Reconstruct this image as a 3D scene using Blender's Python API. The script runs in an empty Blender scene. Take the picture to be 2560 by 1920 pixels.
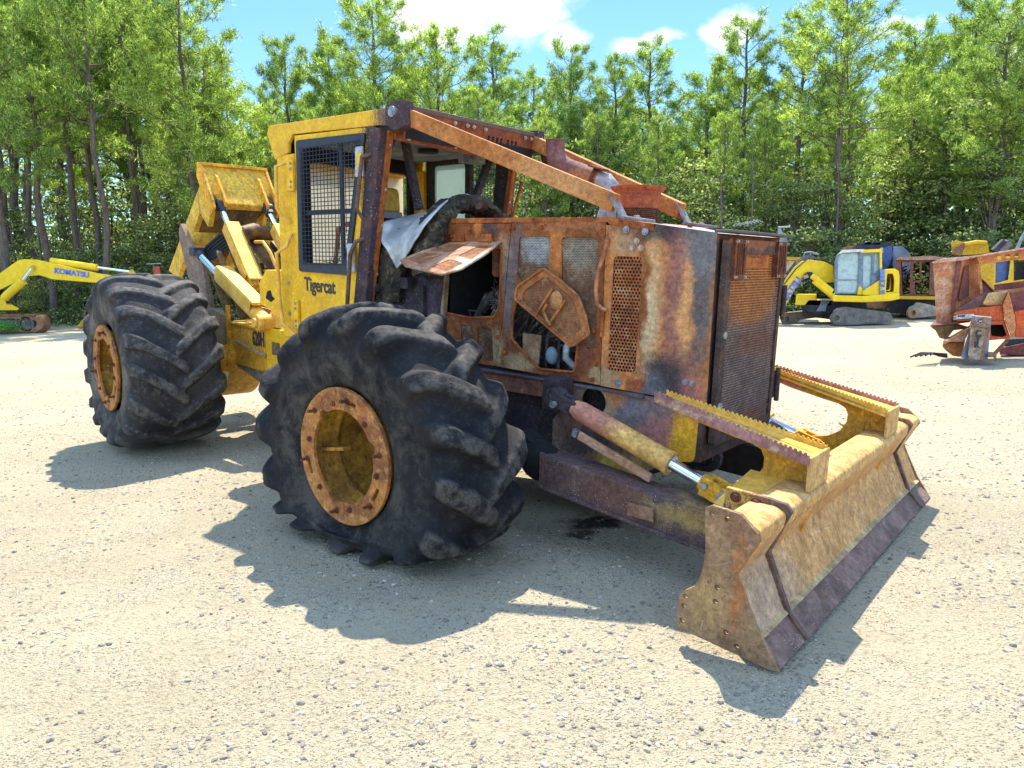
import bpy, math, random
import numpy as np
from mathutils import Vector, Matrix, noise as mn
from mathutils.geometry import tessellate_polygon
random.seed(7); RNG = np.random.default_rng(11)
scene = bpy.context.scene
# ------------------------------------------------------------------ camera, world, sun, exposure
CF, CH, CP, CR = 1833.5, 1.6056, math.radians(-8.392), math.radians(-1.054)
FW = Vector((0, math.cos(CP), math.sin(CP))); RT = Vector((1, 0, 0)); UP = RT.cross(FW)
R2 = RT*math.cos(CR)+UP*math.sin(CR); U2 = -RT*math.sin(CR)+UP*math.cos(CR)
CPOS = Vector((0, 0, CH))
cd = bpy.data.cameras.new('camera'); cam = bpy.data.objects.new('camera', cd); scene.collection.objects.link(cam)
cd.sensor_width = 36; cd.lens = CF/2560*36; cd.clip_start = .05; cd.clip_end = 3000
cam.matrix_world = Matrix(((R2.x, U2.x, -FW.x, 0), (R2.y, U2.y, -FW.y, 0), (R2.z, U2.z, -FW.z, CH), (0, 0, 0, 1)))
scene.camera = cam
SUN_EL, SUN_AZ = math.radians(59), math.radians(2)      # azimuth clockwise from +Y: the sun stands beyond the machine
sl = bpy.data.lights.new('sun', 'SUN'); sl.energy = 3.3; sl.angle = math.radians(.55); sl.color = (1, .93, .80)
so = bpy.data.objects.new('sun', sl); scene.collection.objects.link(so)
sd = Vector((math.sin(SUN_AZ)*math.cos(SUN_EL), math.cos(SUN_AZ)*math.cos(SUN_EL), math.sin(SUN_EL)))
so.rotation_euler = sd.to_track_quat('Z', 'Y').to_euler(); so.location = (0, 20, 40)
scene.view_settings.view_transform = 'Standard'; scene.view_settings.look = 'None'
scene.view_settings.exposure = 1.62; scene.view_settings.gamma = 1
scene.cycles.max_bounces = 6; scene.cycles.diffuse_bounces = 3; scene.cycles.glossy_bounces = 3; scene.cycles.transmission_bounces = 4
world = bpy.data.worlds.new('World'); scene.world = world; world.use_nodes = True

def ray(u, v): return (FW*CF+R2*(u-1280)-U2*(v-960)).normalized()
def at(u, v, D):                                         # point seen at source pixel u,v on the plane y=D
    d = ray(u, v); return CPOS+d*(D/d.y)

# ------------------------------------------------------------------ node helper
class NT:
    def __init__(s, tree): s.t = tree; s.n = tree.nodes; s.l = tree.links
    def put(s, sock, v):
        if isinstance(v, bpy.types.NodeSocket): s.l.new(v, sock)
        elif v is not None:
            if isinstance(v, (tuple, list)) and len(v) == 3 and len(sock.default_value) == 4: v = (*v, 1)
            sock.default_value = v
    def node(s, typ, **kw):
        n = s.n.new(typ)
        for k, v in kw.items(): setattr(n, k, v)
        return n
    def m(s, op, a, b=None, c=None, clamp=False):
        n = s.node('ShaderNodeMath', operation=op, use_clamp=clamp)
        for i, v in enumerate((a, b, c)):
            if v is not None: s.put(n.inputs[i], v)
        return n.outputs[0]
    def vm(s, op, a, b=None, out=0):
        n = s.node('ShaderNodeVectorMath', operation=op); s.put(n.inputs[0], a)
        if b is not None: s.put(n.inputs[3 if op == 'SCALE' else 1], b)
        return n.outputs[out]
    def noise(s, vec, scale, detail=4, rough=.55, dist=0, col=False):
        n = s.node('ShaderNodeTexNoise'); s.put(n.inputs['Vector'], vec)
        n.inputs['Scale'].default_value = scale; n.inputs['Detail'].default_value = detail
        n.inputs['Roughness'].default_value = rough; n.inputs['Distortion'].default_value = dist
        return n.outputs['Color' if col else 'Fac']
    def vor(s, vec, scale, feat='F1', out='Distance', rnd=1):
        n = s.node('ShaderNodeTexVoronoi', feature=feat); s.put(n.inputs['Vector'], vec)
        n.inputs['Scale'].default_value = scale; n.inputs['Randomness'].default_value = rnd
        return n.outputs[out]
    def step(s, x, a, b):                                # smooth 0..1 between a and b
        n = s.node('ShaderNodeMapRange', interpolation_type='SMOOTHSTEP'); s.put(n.inputs[0], x)
        s.put(n.inputs[1], a); s.put(n.inputs[2], b); return n.outputs[0]
    def mix(s, f, a, b, blend='MIX'):
        n = s.node('ShaderNodeMix', data_type='RGBA', blend_type=blend); s.put(n.inputs[0], f)
        s.put(n.inputs[6], a); s.put(n.inputs[7], b); return n.outputs[2]
    def coord(s, k='Object'): return s.node('ShaderNodeTexCoord').outputs[k]
    def bump(s, h, strength=.3, dist=.01):
        n = s.node('ShaderNodeBump'); s.put(n.inputs['Height'], h)
        n.inputs['Strength'].default_value = strength; n.inputs['Distance'].default_value = dist
        return n.outputs[0]
    def sep(s, v): n = s.node('ShaderNodeSeparateXYZ'); s.put(n.inputs[0], v); return n.outputs
    def scalev(s, v, sc): n = s.node('ShaderNodeMapping'); s.put(n.inputs[0], v); n.inputs['Scale'].default_value = sc; return n.outputs[0]
def newmat(name):
    m = bpy.data.materials.new(name); m.use_nodes = True; t = NT(m.node_tree)
    return m, t, m.node_tree.nodes['Principled BSDF']

# world: daylight sky with a few broken clouds
w = NT(world.node_tree); bg = world.node_tree.nodes['Background']
sky = w.node('ShaderNodeTexSky', sky_type='NISHITA', sun_disc=False, sun_elevation=SUN_EL, sun_rotation=SUN_AZ, air_density=1.0, dust_density=.0, ozone_density=2.5, altitude=50)
gv = w.coord('Generated'); wn = w.noise(w.scalev(gv, (1, 1, 1.5)), 9, 7, .58, .4, col=True); wn2 = w.noise(gv, 40, 5, .6, 0)
wv = w.vm('ADD', gv, w.vm('SCALE', w.vm('SUBTRACT', wn, (.5, .5, .5)), .075))
clouds = None
for (u, v, ru, rv, s_) in ((1180, -55, 230, 80, 1), (1090, 55, 120, 55, 1), (1290, -60, 130, 110, .9), (1415, 100, 55, 34, .75), (1610, 118, 62, 22, .75), (1815, 85, 62, 34, 1), (2225, 75, 70, 22, .6), (300, 190, 90, 90, .9),
        (470, 210, 60, 60, .9), (1330, 25, 90, 42, 1), (2420, 240, 120, 50, .8), (2250, 300, 90, 40, .6), (-200, 60, 200, 80, .8), (2800, 40, 200, 80, .8)):
    c = ray(u, v); d = w.vm('SUBTRACT', wv, tuple(c)); du = w.m('DIVIDE', w.vm('DOT_PRODUCT', d, tuple(R2), 1), ru/CF); dv = w.m('DIVIDE', w.vm('DOT_PRODUCT', d, tuple(U2), 1), rv/CF)
    rr = w.m('SQRT', w.m('ADD', w.m('MULTIPLY', du, du), w.m('MULTIPLY', dv, dv)))
    rr = w.m('ADD', rr, w.m('MULTIPLY', w.m('SUBTRACT', wn2, .5), .9))
    fr = w.m('MULTIPLY', w.m('SUBTRACT', 1, w.step(rr, .55, 1.25)), s_)
    clouds = fr if clouds is None else w.m('MAXIMUM', clouds, fr)
skyc = w.mix(1.0, sky.outputs[0], (.345, .455, .50), 'MULTIPLY')
col = w.mix(clouds, skyc, (3.0, 3.1, 3.2))
gx_, gy_, gz_ = w.sep(gv); hi = w.m('MAXIMUM', w.step(gz_, .50, .72), w.m('MULTIPLY', w.step(gy_, -.05, -.45), w.step(gz_, .0, .2)))   # unseen bluish cloud overhead and behind the camera, added as fill for the shade
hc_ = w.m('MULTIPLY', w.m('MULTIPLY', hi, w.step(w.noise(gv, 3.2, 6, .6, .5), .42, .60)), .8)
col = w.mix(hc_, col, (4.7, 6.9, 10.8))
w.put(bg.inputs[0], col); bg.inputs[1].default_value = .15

# ------------------------------------------------------------------ objects
def tag(o, label=None, cat=None, group=None, kind=None):
    for k, v in (('label', label), ('category', cat), ('group', group), ('kind', kind)):
        if v: o[k] = v
    return o
def empty(name, loc=(0, 0, 0), rz=0, **kw):
    o = bpy.data.objects.new(name, None); scene.collection.objects.link(o); o.location = loc; o.rotation_euler = (0, 0, rz)
    o.empty_display_size = .2; return tag(o, **kw)
class MB:
    def __init__(s): s.v = []; s.f = []
    def add(s, vs, fs):
        k = len(s.v); s.v += [tuple(p) for p in vs]; s.f += [tuple(i+k for i in f) for f in fs]; return s
    def box(s, x0, x1, y0, y1, z0, z1):
        return s.add([(x, y, z) for z in (z0, z1) for y in (y0, y1) for x in (x0, x1)],
                     [(0, 2, 3, 1), (4, 5, 7, 6), (0, 1, 5, 4), (2, 6, 7, 3), (0, 4, 6, 2), (1, 3, 7, 5)])
    def bar(s, p, q, w, h, up=(0, 0, 1), w2=None, h2=None):     # rectangular bar from p to q
        p, q, up = Vector(p), Vector(q), Vector(up); d = (q-p).normalized(); a = d.cross(up).normalized(); b = a.cross(d)
        vs = []
        for c, ww, hh in ((p, w, h), (q, w2 or w, h2 or h)):
            vs += [c+a*ww/2*i+b*hh/2*j for i, j in ((-1, -1), (1, -1), (1, 1), (-1, 1))]
        return s.add(vs, [(0, 1, 2, 3), (7, 6, 5, 4), (0, 4, 5, 1), (1, 5, 6, 2), (2, 6, 7, 3), (3, 7, 4, 0)])
    def tube(s, pts, r, n=10, cap=True):
        pts = [Vector(p) for p in pts]; rs = r if isinstance(r, (list, tuple)) else [r]*len(pts)
        d0 = (pts[1]-pts[0]).normalized(); a = d0.orthogonal().normalized(); vs = []; fs = []
        for i, p in enumerate(pts):
            d = (pts[min(i+1, len(pts)-1)]-pts[max(i-1, 0)]).normalized(); a = (a-d*a.dot(d)).normalized(); b = d.cross(a)
            vs += [p+(a*math.cos(t)+b*math.sin(t))*rs[i] for t in [2*math.pi*k/n for k in range(n)]]
        for i in range(len(pts)-1):
            fs += [(i*n+k, i*n+(k+1) % n, (i+1)*n+(k+1) % n, (i+1)*n+k) for k in range(n)]
        if cap: fs += [tuple(range(n))[::-1], tuple((len(pts)-1)*n+k for k in range(n))]
        return s.add(vs, fs)
    def cyl(s, p, q, r, n=20, r2=None): return s.tube([p, q], [r, r2 or r], n)
    def ring(s, c, axis, ro, ri, th, n=40):                     # flat washer with thickness th
        c, ax = Vector(c), Vector(axis).normalized(); a = ax.orthogonal().normalized(); b = ax.cross(a); vs = []
        for k in range(n):
            t = 2*math.pi*k/n; e = a*math.cos(t)+b*math.sin(t)
            vs += [c+e*ro-ax*th/2, c+e*ro+ax*th/2, c+e*ri+ax*th/2, c+e*ri-ax*th/2]
        fs = [(4*k+j, 4*k+(j+1) % 4, 4*((k+1) % n)+(j+1) % 4, 4*((k+1) % n)+j) for k in range(n) for j in range(4)]
        return s.add(vs, fs)
    def plate(s, outer, holes=(), map=None, n=None, th=.01):    # flat polygon with holes, thickness th along n
        loops = [list(outer)]+[list(h) for h in holes]; n = Vector(n)
        tri = tessellate_polygon([[Vector((a, b, 0)) for a, b in lp] for lp in loops])
        flat = [Vector(map(a, b)) for lp in loops for a, b in lp]; N = len(flat)
        fs = [tuple(t) for t in tri]+[tuple(i+N for i in t[::-1]) for t in tri]; k = 0
        for lp in loops:
            m_ = len(lp); fs += [(k+i, k+(i+1) % m_, k+(i+1) % m_+N, k+i+N) for i in range(m_)]; k += m_
        return s.add(flat+[p+n*th for p in flat], fs)
    def prism(s, poly, y0, y1):                                 # polygon in x,z extruded along y
        return s.plate(poly, (), lambda a, b: (a, y0, b), (0, 1, 0), y1-y0)
    def sphere(s, c, r, nu=12, nv=8, sc=(1, 1, 1)):
        vs = [(c[0]+r*sc[0]*math.sin(math.pi*j/nv)*math.cos(2*math.pi*i/nu), c[1]+r*sc[1]*math.sin(math.pi*j/nv)*math.sin(2*math.pi*i/nu), c[2]+r*sc[2]*math.cos(math.pi*j/nv)) for j in range(nv+1) for i in range(nu)]
        return s.add(vs, [(j*nu+i, (j+1)*nu+i, (j+1)*nu+(i+1) % nu, j*nu+(i+1) % nu) for j in range(nv) for i in range(nu)])
    def perf(s, poly, pitch, rh, map):                          # sheet of staggered round holes filling a polygon
        us = [p[0] for p in poly]; vs_ = [p[1] for p in poly]; u0, u1, v0, v1 = min(us), max(us), min(vs_), max(vs_)
        hv = pitch*.87; rows = int((v1-v0)/hv); cols = int((u1-u0)/pitch); hv = (v1-v0)/rows; pu = (u1-u0)/(cols+.5)
        def inside(x, y):
            c = False
            for i in range(len(poly)):
                (xa, ya), (xb, yb) = poly[i], poly[i-1]
                if (ya > y) != (yb > y) and x < (xb-xa)*(y-ya)/(yb-ya)+xa: c = not c
            return c
        for r in range(rows):
            off = pu/2 if r % 2 else 0
            for c in range(cols):
                cx, cy = u0+off+(c+.5)*pu, v0+(r+.5)*hv
                if not inside(cx, cy): continue
                h, g = pu/2, hv/2
                o = [(cx-h, cy-g), (cx, cy-g), (cx+h, cy-g), (cx+h, cy+g), (cx, cy+g), (cx-h, cy+g)]
                i_ = [(cx+rh*math.cos(t), cy+rh*math.sin(t)) for t in [math.radians(d) for d in (215, 270, 325, 35, 90, 145)]]
                s.add([map(*p) for p in o+i_], [(k, (k+1) % 6, 6+(k+1) % 6, 6+k) for k in range(6)])
            e = u0 if off else u1-pu/2
            if inside(e+pu/4, v0+(r+.5)*hv):
                s.add([map(a, b) for a, b in ((e, v0+r*hv), (e+pu/2, v0+r*hv), (e+pu/2, v0+(r+1)*hv), (e, v0+(r+1)*hv))], [(0, 1, 2, 3)])
        return s
    def build(s, name, mat, parent=None, bevel=0, smooth=None, fix=True):
        me = bpy.data.meshes.new(name); me.from_pydata(s.v, [], s.f); me.materials.append(mat)
        if fix:
            import bmesh
            b = bmesh.new(); b.from_mesh(me); bmesh.ops.recalc_face_normals(b, faces=b.faces); b.to_mesh(me); b.free()
        o = bpy.data.objects.new(name, me); scene.collection.objects.link(o)
        if parent: o.parent = parent
        if smooth is not None:
            for p in me.polygons: p.use_smooth = True
            me.set_sharp_from_angle(angle=math.radians(smooth))
        if bevel:
            b = o.modifiers.new('bevel', 'BEVEL'); b.width = bevel; b.segments = 2; b.limit_method = 'ANGLE'; b.angle_limit = math.radians(40)
        return o
def copy(o, parent=None, **kw):
    c = o.copy(); scene.collection.objects.link(c)
    if parent: c.parent = parent
    return c
def text(s, name, size, origin, ux, uz, mat, parent, depth=.003, bold=.0, sx=1):
    cu = bpy.data.curves.new('t', 'FONT'); cu.body = s; cu.size = size; cu.extrude = depth; cu.offset = bold*size; cu.resolution_u = 3
    to = bpy.data.objects.new('t', cu); scene.collection.objects.link(to); bpy.context.view_layer.update()
    me = bpy.data.meshes.new_from_object(to.evaluated_get(bpy.context.evaluated_depsgraph_get())); me.materials.clear(); me.materials.append(mat)
    bpy.data.objects.remove(to)
    ux, uz = Vector(ux).normalized(), Vector(uz).normalized(); n = ux.cross(uz); o_ = Vector(origin)
    for v in me.vertices: v.co = o_+ux*v.co.x*sx+uz*v.co.y+n*v.co.z
    o = bpy.data.objects.new(name, me); scene.collection.objects.link(o); o.parent = parent; return o

# ------------------------------------------------------------------ materials
RUST = ((.27, .066, .016), (.42, .125, .028), (.10, .028, .012))
def layered(name, base, blobs=(), specks=None, rough=.82, bump=.25, warp=.05, metal=0, fine=70, grime=.5, grimecol=(.03, .02, .015), streak=0, ash=.2, spec=.22, mott=.8, crisp=.6, dash=0, dashcol=(.16, .06, .025)):
    """base: 2-3 colours stirred by noise; blobs: (colour, centre, radii[, softness, amount]) stains with their own place on the object"""
    m, t, p = newmat(name); c = t.coord(); n1 = t.noise(c, 5.5, 6, .6, .3); n2 = t.noise(c, fine, 4, .7); n3 = t.noise(c, 19, 5, .65)
    col = t.mix(t.step(n1, .38, .62), base[0], base[1]) if len(base) > 1 else base[0]
    if len(base) > 2: col = t.mix(t.m('MULTIPLY', t.step(n3, .5, .72), .75), col, base[2])
    wv = t.vm('ADD', c, t.vm('SCALE', t.vm('SUBTRACT', t.noise(c, 7, 5, .62, 0, True), (.5, .5, .5)), warp*4))
    wv = t.vm('ADD', wv, t.vm('SCALE', t.vm('SUBTRACT', t.noise(c, 48, 6, .8, 0, True), (.5, .5, .5)), warp*1.6))
    grain = t.m('MULTIPLY', t.m('SUBTRACT', t.noise(c, 150, 3, .8), .5), 1.5) if blobs else None; gr2 = t.m('MULTIPLY', t.m('SUBTRACT', t.noise(t.scalev(c, (40, 40, 5)), 1, 5, .7), .5), .7) if blobs else None
    for b in blobs:
        colr, ce, ra = b[:3]; soft = (b[3] if len(b) > 3 else .35)*crisp; amt = b[4] if len(b) > 4 else .92
        d = t.vm('LENGTH', t.vm('DIVIDE', t.vm('SUBTRACT', wv, tuple(ce)), tuple(ra)), out=1); d = t.m('ADD', t.m('ADD', d, grain), gr2)
        col = t.mix(t.m('MULTIPLY', t.step(d, 1+soft, 1-soft), amt), col, colr)
    col = t.mix(t.m('MULTIPLY', t.step(n2, .56, .74), grime), col, grimecol)
    col = t.mix(t.m('MULTIPLY', t.step(t.noise(c, fine*1.7, 2, .6), .60, .74), ash), col, (.50, .36, .20), 'MIX')
    fx = t.noise(c, 34, 9, .78, .2); fm_ = t.noise(c, 8, 9, .72, .6); k_ = t.m('MULTIPLY', t.m('ADD', .45, t.m('MULTIPLY', t.step(fx, .28, .72), 1.05)), t.m('ADD', .72, t.m('MULTIPLY', t.step(fm_, .3, .7), .5)))
    col = t.mix(mott, col, t.vm('SCALE', col, k_))
    if streak:
        sn = t.noise(t.scalev(c, (26, 26, 1.6)), 1, 4, .6); col = t.mix(t.m('MULTIPLY', t.step(sn, .52, .74), streak), col, (.10, .055, .03))
    if dash:
        dn = t.noise(t.scalev(c, (75, 75, 9)), 1, 3, .6); col = t.mix(t.m('MULTIPLY', t.m('MULTIPLY', t.step(dn, .60, .68), t.step(t.noise(c, 4, 4, .6), .42, .6)), dash), col, dashcol)
        sc_ = t.vor(t.scalev(c, (3, 3, 14)), 1.4, 'DISTANCE_TO_EDGE'); col = t.mix(t.m('MULTIPLY', t.m('MULTIPLY', t.step(sc_, .012, .004), t.step(t.noise(c, 6, 3), .5, .6)), dash*.7), col, (.60, .50, .36))
    if specks:
        sp = t.vor(c, specks[1]); k = t.m('MULTIPLY', t.step(sp, .20, .12), t.step(t.noise(c, 9, 5, .7), .50, .62)); col = t.mix(k, col, specks[0])
    p.inputs['Specular IOR Level'].default_value = spec
    t.put(p.inputs['Base Color'], col); p.inputs['Metallic'].default_value = metal
    t.put(p.inputs['Roughness'], t.m('ADD', rough-.12, t.m('MULTIPLY', n3, .24)))
    h = t.m('ADD', t.m('MULTIPLY', n2, .5), t.m('MULTIPLY', n3, .8)); t.put(p.inputs['Normal'], t.bump(h, bump, .006))
    return m
def plain(name, colr, rough=.6, metal=0, var=.25, scale=14, bump=.1):
    m, t, p = newmat(name); c = t.coord(); n = t.noise(c, scale, 5, .6)
    dk = tuple(x*(1-var) for x in colr); lt = tuple(min(1, x*(1+var)) for x in colr)
    t.put(p.inputs['Base Color'], t.mix(t.step(n, .35, .65), dk, lt)); p.inputs['Metallic'].default_value = metal
    t.put(p.inputs['Roughness'], t.m('ADD', rough-.1, t.m('MULTIPLY', n, .2)))
    t.put(p.inputs['Normal'], t.bump(t.noise(c, scale*6, 3), bump, .004)); return m
def glass(name, colr, alpha=.5, rough=.08):
    m, t, p = newmat(name); c = t.coord()
    t.put(p.inputs['Base Color'], t.mix(t.step(t.noise(c, 6, 5, .7), .4, .7), colr, tuple(x*.7 for x in colr)))
    p.inputs['Alpha'].default_value = alpha; p.inputs['Roughness'].default_value = rough; return m
# ------------------------------------------------------------------ ground
def ground_mat():
    m, t, p = newmat('packed_gravel'); g = t.node('ShaderNodeNewGeometry').outputs['Position']; x, y, z = t.sep(g)
    big = t.noise(g, .35, 5, .6, .5); mid = t.noise(g, 2.2, 6, .62); fine = t.noise(g, 38, 5, .7); grit = t.noise(g, 160, 3, .75)
    tracks = t.noise(t.scalev(g, (.25, 2.4, 1)), .9, 5, .55, .8)
    col = t.mix(t.step(big, .35, .65), (.53, .44, .285), (.61, .515, .345))
    col = t.mix(t.m('MULTIPLY', t.step(tracks, .45, .7), .45), col, (.68, .57, .38))
    col = t.mix(t.m('MULTIPLY', t.step(mid, .5, .72), .45), col, (.59, .51, .385))
    col = t.mix(t.m('MULTIPLY', t.step(fine, .55, .66), .7), col, (.20, .17, .13))
    col = t.mix(t.m('MULTIPLY', t.step(fine, .46, .34), .35), col, (.66, .60, .49))
    for sc, lo in ((52, .2), (26, .15), (95, .24), (70, .22)):            # scattered grey chips
        v = t.vor(g, sc); keep = t.step(t.vor(g, sc, out='Color'), .62, .7)
        k = t.m('MULTIPLY', t.m('MULTIPLY', t.step(v, lo+.07, lo), t.m('GREATER_THAN', keep, .4)), t.step(mid, .42, .56))
        cc = t.mix(t.m('GREATER_THAN', t.vor(g, sc, out='Color'), .82), (.13, .11, .09), (.50, .45, .37)); col = t.mix(k, col, cc)
    # oil stains under the engine
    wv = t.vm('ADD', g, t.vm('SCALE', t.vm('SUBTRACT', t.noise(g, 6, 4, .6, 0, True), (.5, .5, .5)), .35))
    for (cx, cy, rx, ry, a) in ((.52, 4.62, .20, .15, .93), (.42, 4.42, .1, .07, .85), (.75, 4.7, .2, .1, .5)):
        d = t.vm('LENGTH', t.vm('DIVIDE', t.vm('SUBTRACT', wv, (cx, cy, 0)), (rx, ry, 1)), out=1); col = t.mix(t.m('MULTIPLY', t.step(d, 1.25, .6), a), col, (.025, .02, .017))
    # leaf litter under the wood
    e = t.m('ADD', y, t.m('MULTIPLY', t.noise(g, .5, 4), 4)); e = t.m('ADD', e, t.m('MULTIPLY', x, .13))
    col = t.mix(t.step(e, 28.6, 30.0), col, t.mix(t.step(t.noise(g, 3, 5), .4, .6), (.06, .045, .025), (.10, .075, .035)))
    t.put(p.inputs['Base Color'], col); p.inputs['Roughness'].default_value = .95; p.inputs['Specular IOR Level'].default_value = .2
    h = t.m('ADD', t.m('ADD', t.m('MULTIPLY', mid, 1.2), t.m('MULTIPLY', fine, 1.0)), t.m('MULTIPLY', grit, .35))
    h = t.m('SUBTRACT', h, t.m('MULTIPLY', t.step(t.vor(g, 60), .0, .45), .35))
    t.put(p.inputs['Normal'], t.bump(h, .95, .045)); return m
def axis(lo, hi, n, far):
    a = list(np.linspace(lo, hi, n)); s = (hi-lo)/n; k = hi
    while k < far: s *= 1.25; k += s; a.append(k)
    s = (hi-lo)/n; k = lo
    while k > -far: s *= 1.25; k -= s; a.insert(0, k)
    return np.array(a)
gx, gy = axis(-9, 9, 200, 500), axis(1, 16, 170, 600); GX, GY = np.meshgrid(gx, gy)
def gh(x, y):
    p = Vector((x*.55, y*.55, 3)); q = Vector((x*2.6, y*2.6, 9)); return .022*mn.noise(p)+.007*mn.noise(q)
GZ = np.array([[gh(x, y) if abs(x) < 30 and y < 40 else 0 for x in gx] for y in gy])
nx, ny = len(gx), len(gy)
gm = MB(); gm.v = list(zip(GX.ravel(), GY.ravel(), GZ.ravel()-.012)); gm.f = [(j*nx+i, j*nx+i+1, (j+1)*nx+i+1, (j+1)*nx+i) for j in range(ny-1) for i in range(nx-1)]
tag(gm.build('ground', ground_mat(), smooth=180, fix=False), kind='structure', label='pale packed gravel yard with grey chips and forest litter beyond')

def stone_mesh(name, N, mat, pick, smin, smax, pw):
    phi = (1+5**.5)/2; ico = np.array([(-1, phi, 0), (1, phi, 0), (-1, -phi, 0), (1, -phi, 0), (0, -1, phi), (0, 1, phi), (0, -1, -phi), (0, 1, -phi), (phi, 0, -1), (phi, 0, 1), (-phi, 0, -1), (-phi, 0, 1)], float)/1.9
    F = np.array([(0, 11, 5), (0, 5, 1), (0, 1, 7), (0, 7, 10), (0, 10, 11), (1, 5, 9), (5, 11, 4), (11, 10, 2), (10, 7, 6), (7, 1, 8), (3, 9, 4), (3, 4, 2), (3, 2, 6), (3, 6, 8), (3, 8, 9), (4, 9, 5), (2, 4, 11), (6, 2, 10), (8, 6, 7), (9, 8, 1)])
    V = []; FF = []
    for i in range(N):
        x, y = pick(); s = smin+(smax-smin)*RNG.random()**pw; v = ico+RNG.normal(0, .16, ico.shape); v *= s*np.array([1+.5*RNG.random(), .8+.4*RNG.random(), .45+.4*RNG.random()])
        a = RNG.random()*6.28; c, s_ = math.cos(a), math.sin(a); v = v@np.array([[c, -s_, 0], [s_, c, 0], [0, 0, 1]]).T
        V.append(v+np.array([x, y, gh(x, y)-.012+s*.15])); FF.append(F+12*i)
    V = np.concatenate(V); FF = np.concatenate(FF); me = bpy.data.meshes.new(name); me.from_pydata(V.tolist(), [], FF.tolist()); me.materials.append(mat)
    o = bpy.data.objects.new(name, me); scene.collection.objects.link(o); return o
def stone_mat():
    m, t, p = newmat('stone'); isl = t.node('ShaderNodeNewGeometry').outputs['Random Per Island']; c = t.coord()
    r = t.node('ShaderNodeValToRGB'); t.put(r.inputs[0], isl); e = r.color_ramp.elements
    e[0].color = (.11, .10, .085, 1); e[1].color = (.46, .40, .31, 1); e.new(.45).color = (.22, .195, .155, 1); e.new(.8).color = (.38, .33, .25, 1)
    t.put(p.inputs['Base Color'], t.mix(t.m('MULTIPLY', t.noise(c, 60, 4), .3), r.outputs[0], (.40, .33, .24))); p.inputs['Roughness'].default_value = .9; return m
SM = stone_mat()
def pick_near():
    while True:
        y = 1.3+8.5*RNG.random()**1.5; x = (RNG.random()*2-1)*(.78*y+.6)
        k = mn.noise(Vector((x*.9, y*.9, 5)))+.6*mn.noise(Vector((x*3, y*3, 1)))
        if k > -.25+RNG.random()*.75-.2: return x, y
def pick_far():
    y = 5+18*RNG.random()**1.1; return (RNG.random()*2-1)*(.78*y+.5), y
tag(stone_mesh('gravel', 42000, SM, pick_near, .0022, .013, 7), 'small grey and white loose stones scattered over the near yard', 'gravel', kind='stuff')
tag(stone_mesh('loose_stones', 15000, SM, pick_far, .004, .015, 5), 'small loose stones scattered over the yard around the machines', 'gravel', kind='stuff')

# ------------------------------------------------------------------ trees
def leaf_mat(name, cols, trans, scale=.6):
    m, t, p = newmat(name); c = t.coord(); n = t.noise(c, scale, 4, .6); isl = t.node('ShaderNodeNewGeometry').outputs['Random Per Island']
    col = t.mix(t.step(n, .38, .62), cols[0], cols[1]); col = t.mix(t.m('MULTIPLY', isl, .55), col, cols[2])
    col = t.vm('SCALE', col, t.m('ADD', .35, t.m('MULTIPLY', t.m('POWER', isl, 1.6), 1.5))); oi = t.node('ShaderNodeObjectInfo').outputs['Random']; col = t.mix(t.m('MULTIPLY', oi, .35), col, cols[3])
    t.put(p.inputs['Base Color'], col); p.inputs['Roughness'].default_value = .55; p.inputs['Specular IOR Level'].default_value = .3
    tr = t.node('ShaderNodeBsdfTranslucent'); t.put(tr.inputs[0], t.mix(1, col, trans, 'MULTIPLY')); mx = t.node('ShaderNodeMixShader'); mx.inputs[0].default_value = .48
    t.l.new(p.outputs[0], mx.inputs[1]); t.l.new(tr.outputs[0], mx.inputs[2]); t.l.new(mx.outputs[0], m.node_tree.nodes['Material Output'].inputs[0]); return m
M_NEEDLE = leaf_mat('pine_needles', ((.10, .18, .04), (.29, .37, .075), (.52, .56, .15), (.10, .20, .075)), (1.6, 1.8, 1.0))
M_LEAF = leaf_mat('broad_leaves', ((.06, .10, .03), (.14, .19, .055), (.42, .46, .20), (.22, .24, .11)), (1.6, 1.7, .9), .9)
def bark_mat():
    m, t, p = newmat('pine_bark'); c = t.coord(); n = t.noise(t.scalev(c, (9, 9, 1.6)), 1, 5, .65); v = t.vor(t.scalev(c, (34, 34, 11)), 1, 'DISTANCE_TO_EDGE')
    col = t.mix(t.step(n, .35, .65), (.11, .08, .062), (.23, .175, .14)); col = t.mix(t.step(v, .12, .02), col, (.035, .026, .022))
    t.put(p.inputs['Base Color'], col); p.inputs['Roughness'].default_value = .95; t.put(p.inputs['Normal'], t.bump(v, .8, .015)); return m
M_BARK = bark_mat()
def fast_mesh(name, V, F, mat):
    me = bpy.data.meshes.new(name); k = F.shape[1]; me.vertices.add(len(V)); me.vertices.foreach_set('co', np.ascontiguousarray(V, np.float32).ravel())
    me.loops.add(F.size); me.loops.foreach_set('vertex_index', F.ravel().astype(np.int32)); me.polygons.add(len(F))
    me.polygons.foreach_set('loop_start', np.arange(0, F.size, k, dtype=np.int32)); me.polygons.foreach_set('loop_total', np.full(len(F), k, np.int32)); me.materials.append(mat); me.update(); return me
def unit(v): return v/np.maximum(np.linalg.norm(v, axis=-1, keepdims=True), 1e-6)
def tufts(P, D, n, L, W):                                 # needle bunches: n thin blades round each twig end
    N = len(P); d = unit(D[:, None]*.75+RNG.normal(0, .62, (N, n, 3))); s = unit(np.cross(d, RNG.normal(0, 1, (N, n, 3)))); l = L*(.6+.6*RNG.random((N, n, 1)))
    base = P[:, None]+d*l*.06+RNG.normal(0, .05, (N, n, 3)); a = base-s*W/2; b = base+s*W/2; c = base+d*l; V = np.stack([a, b, c], 2).reshape(-1, 3)
    return V, np.arange(len(V)).reshape(-1, 3)
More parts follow.
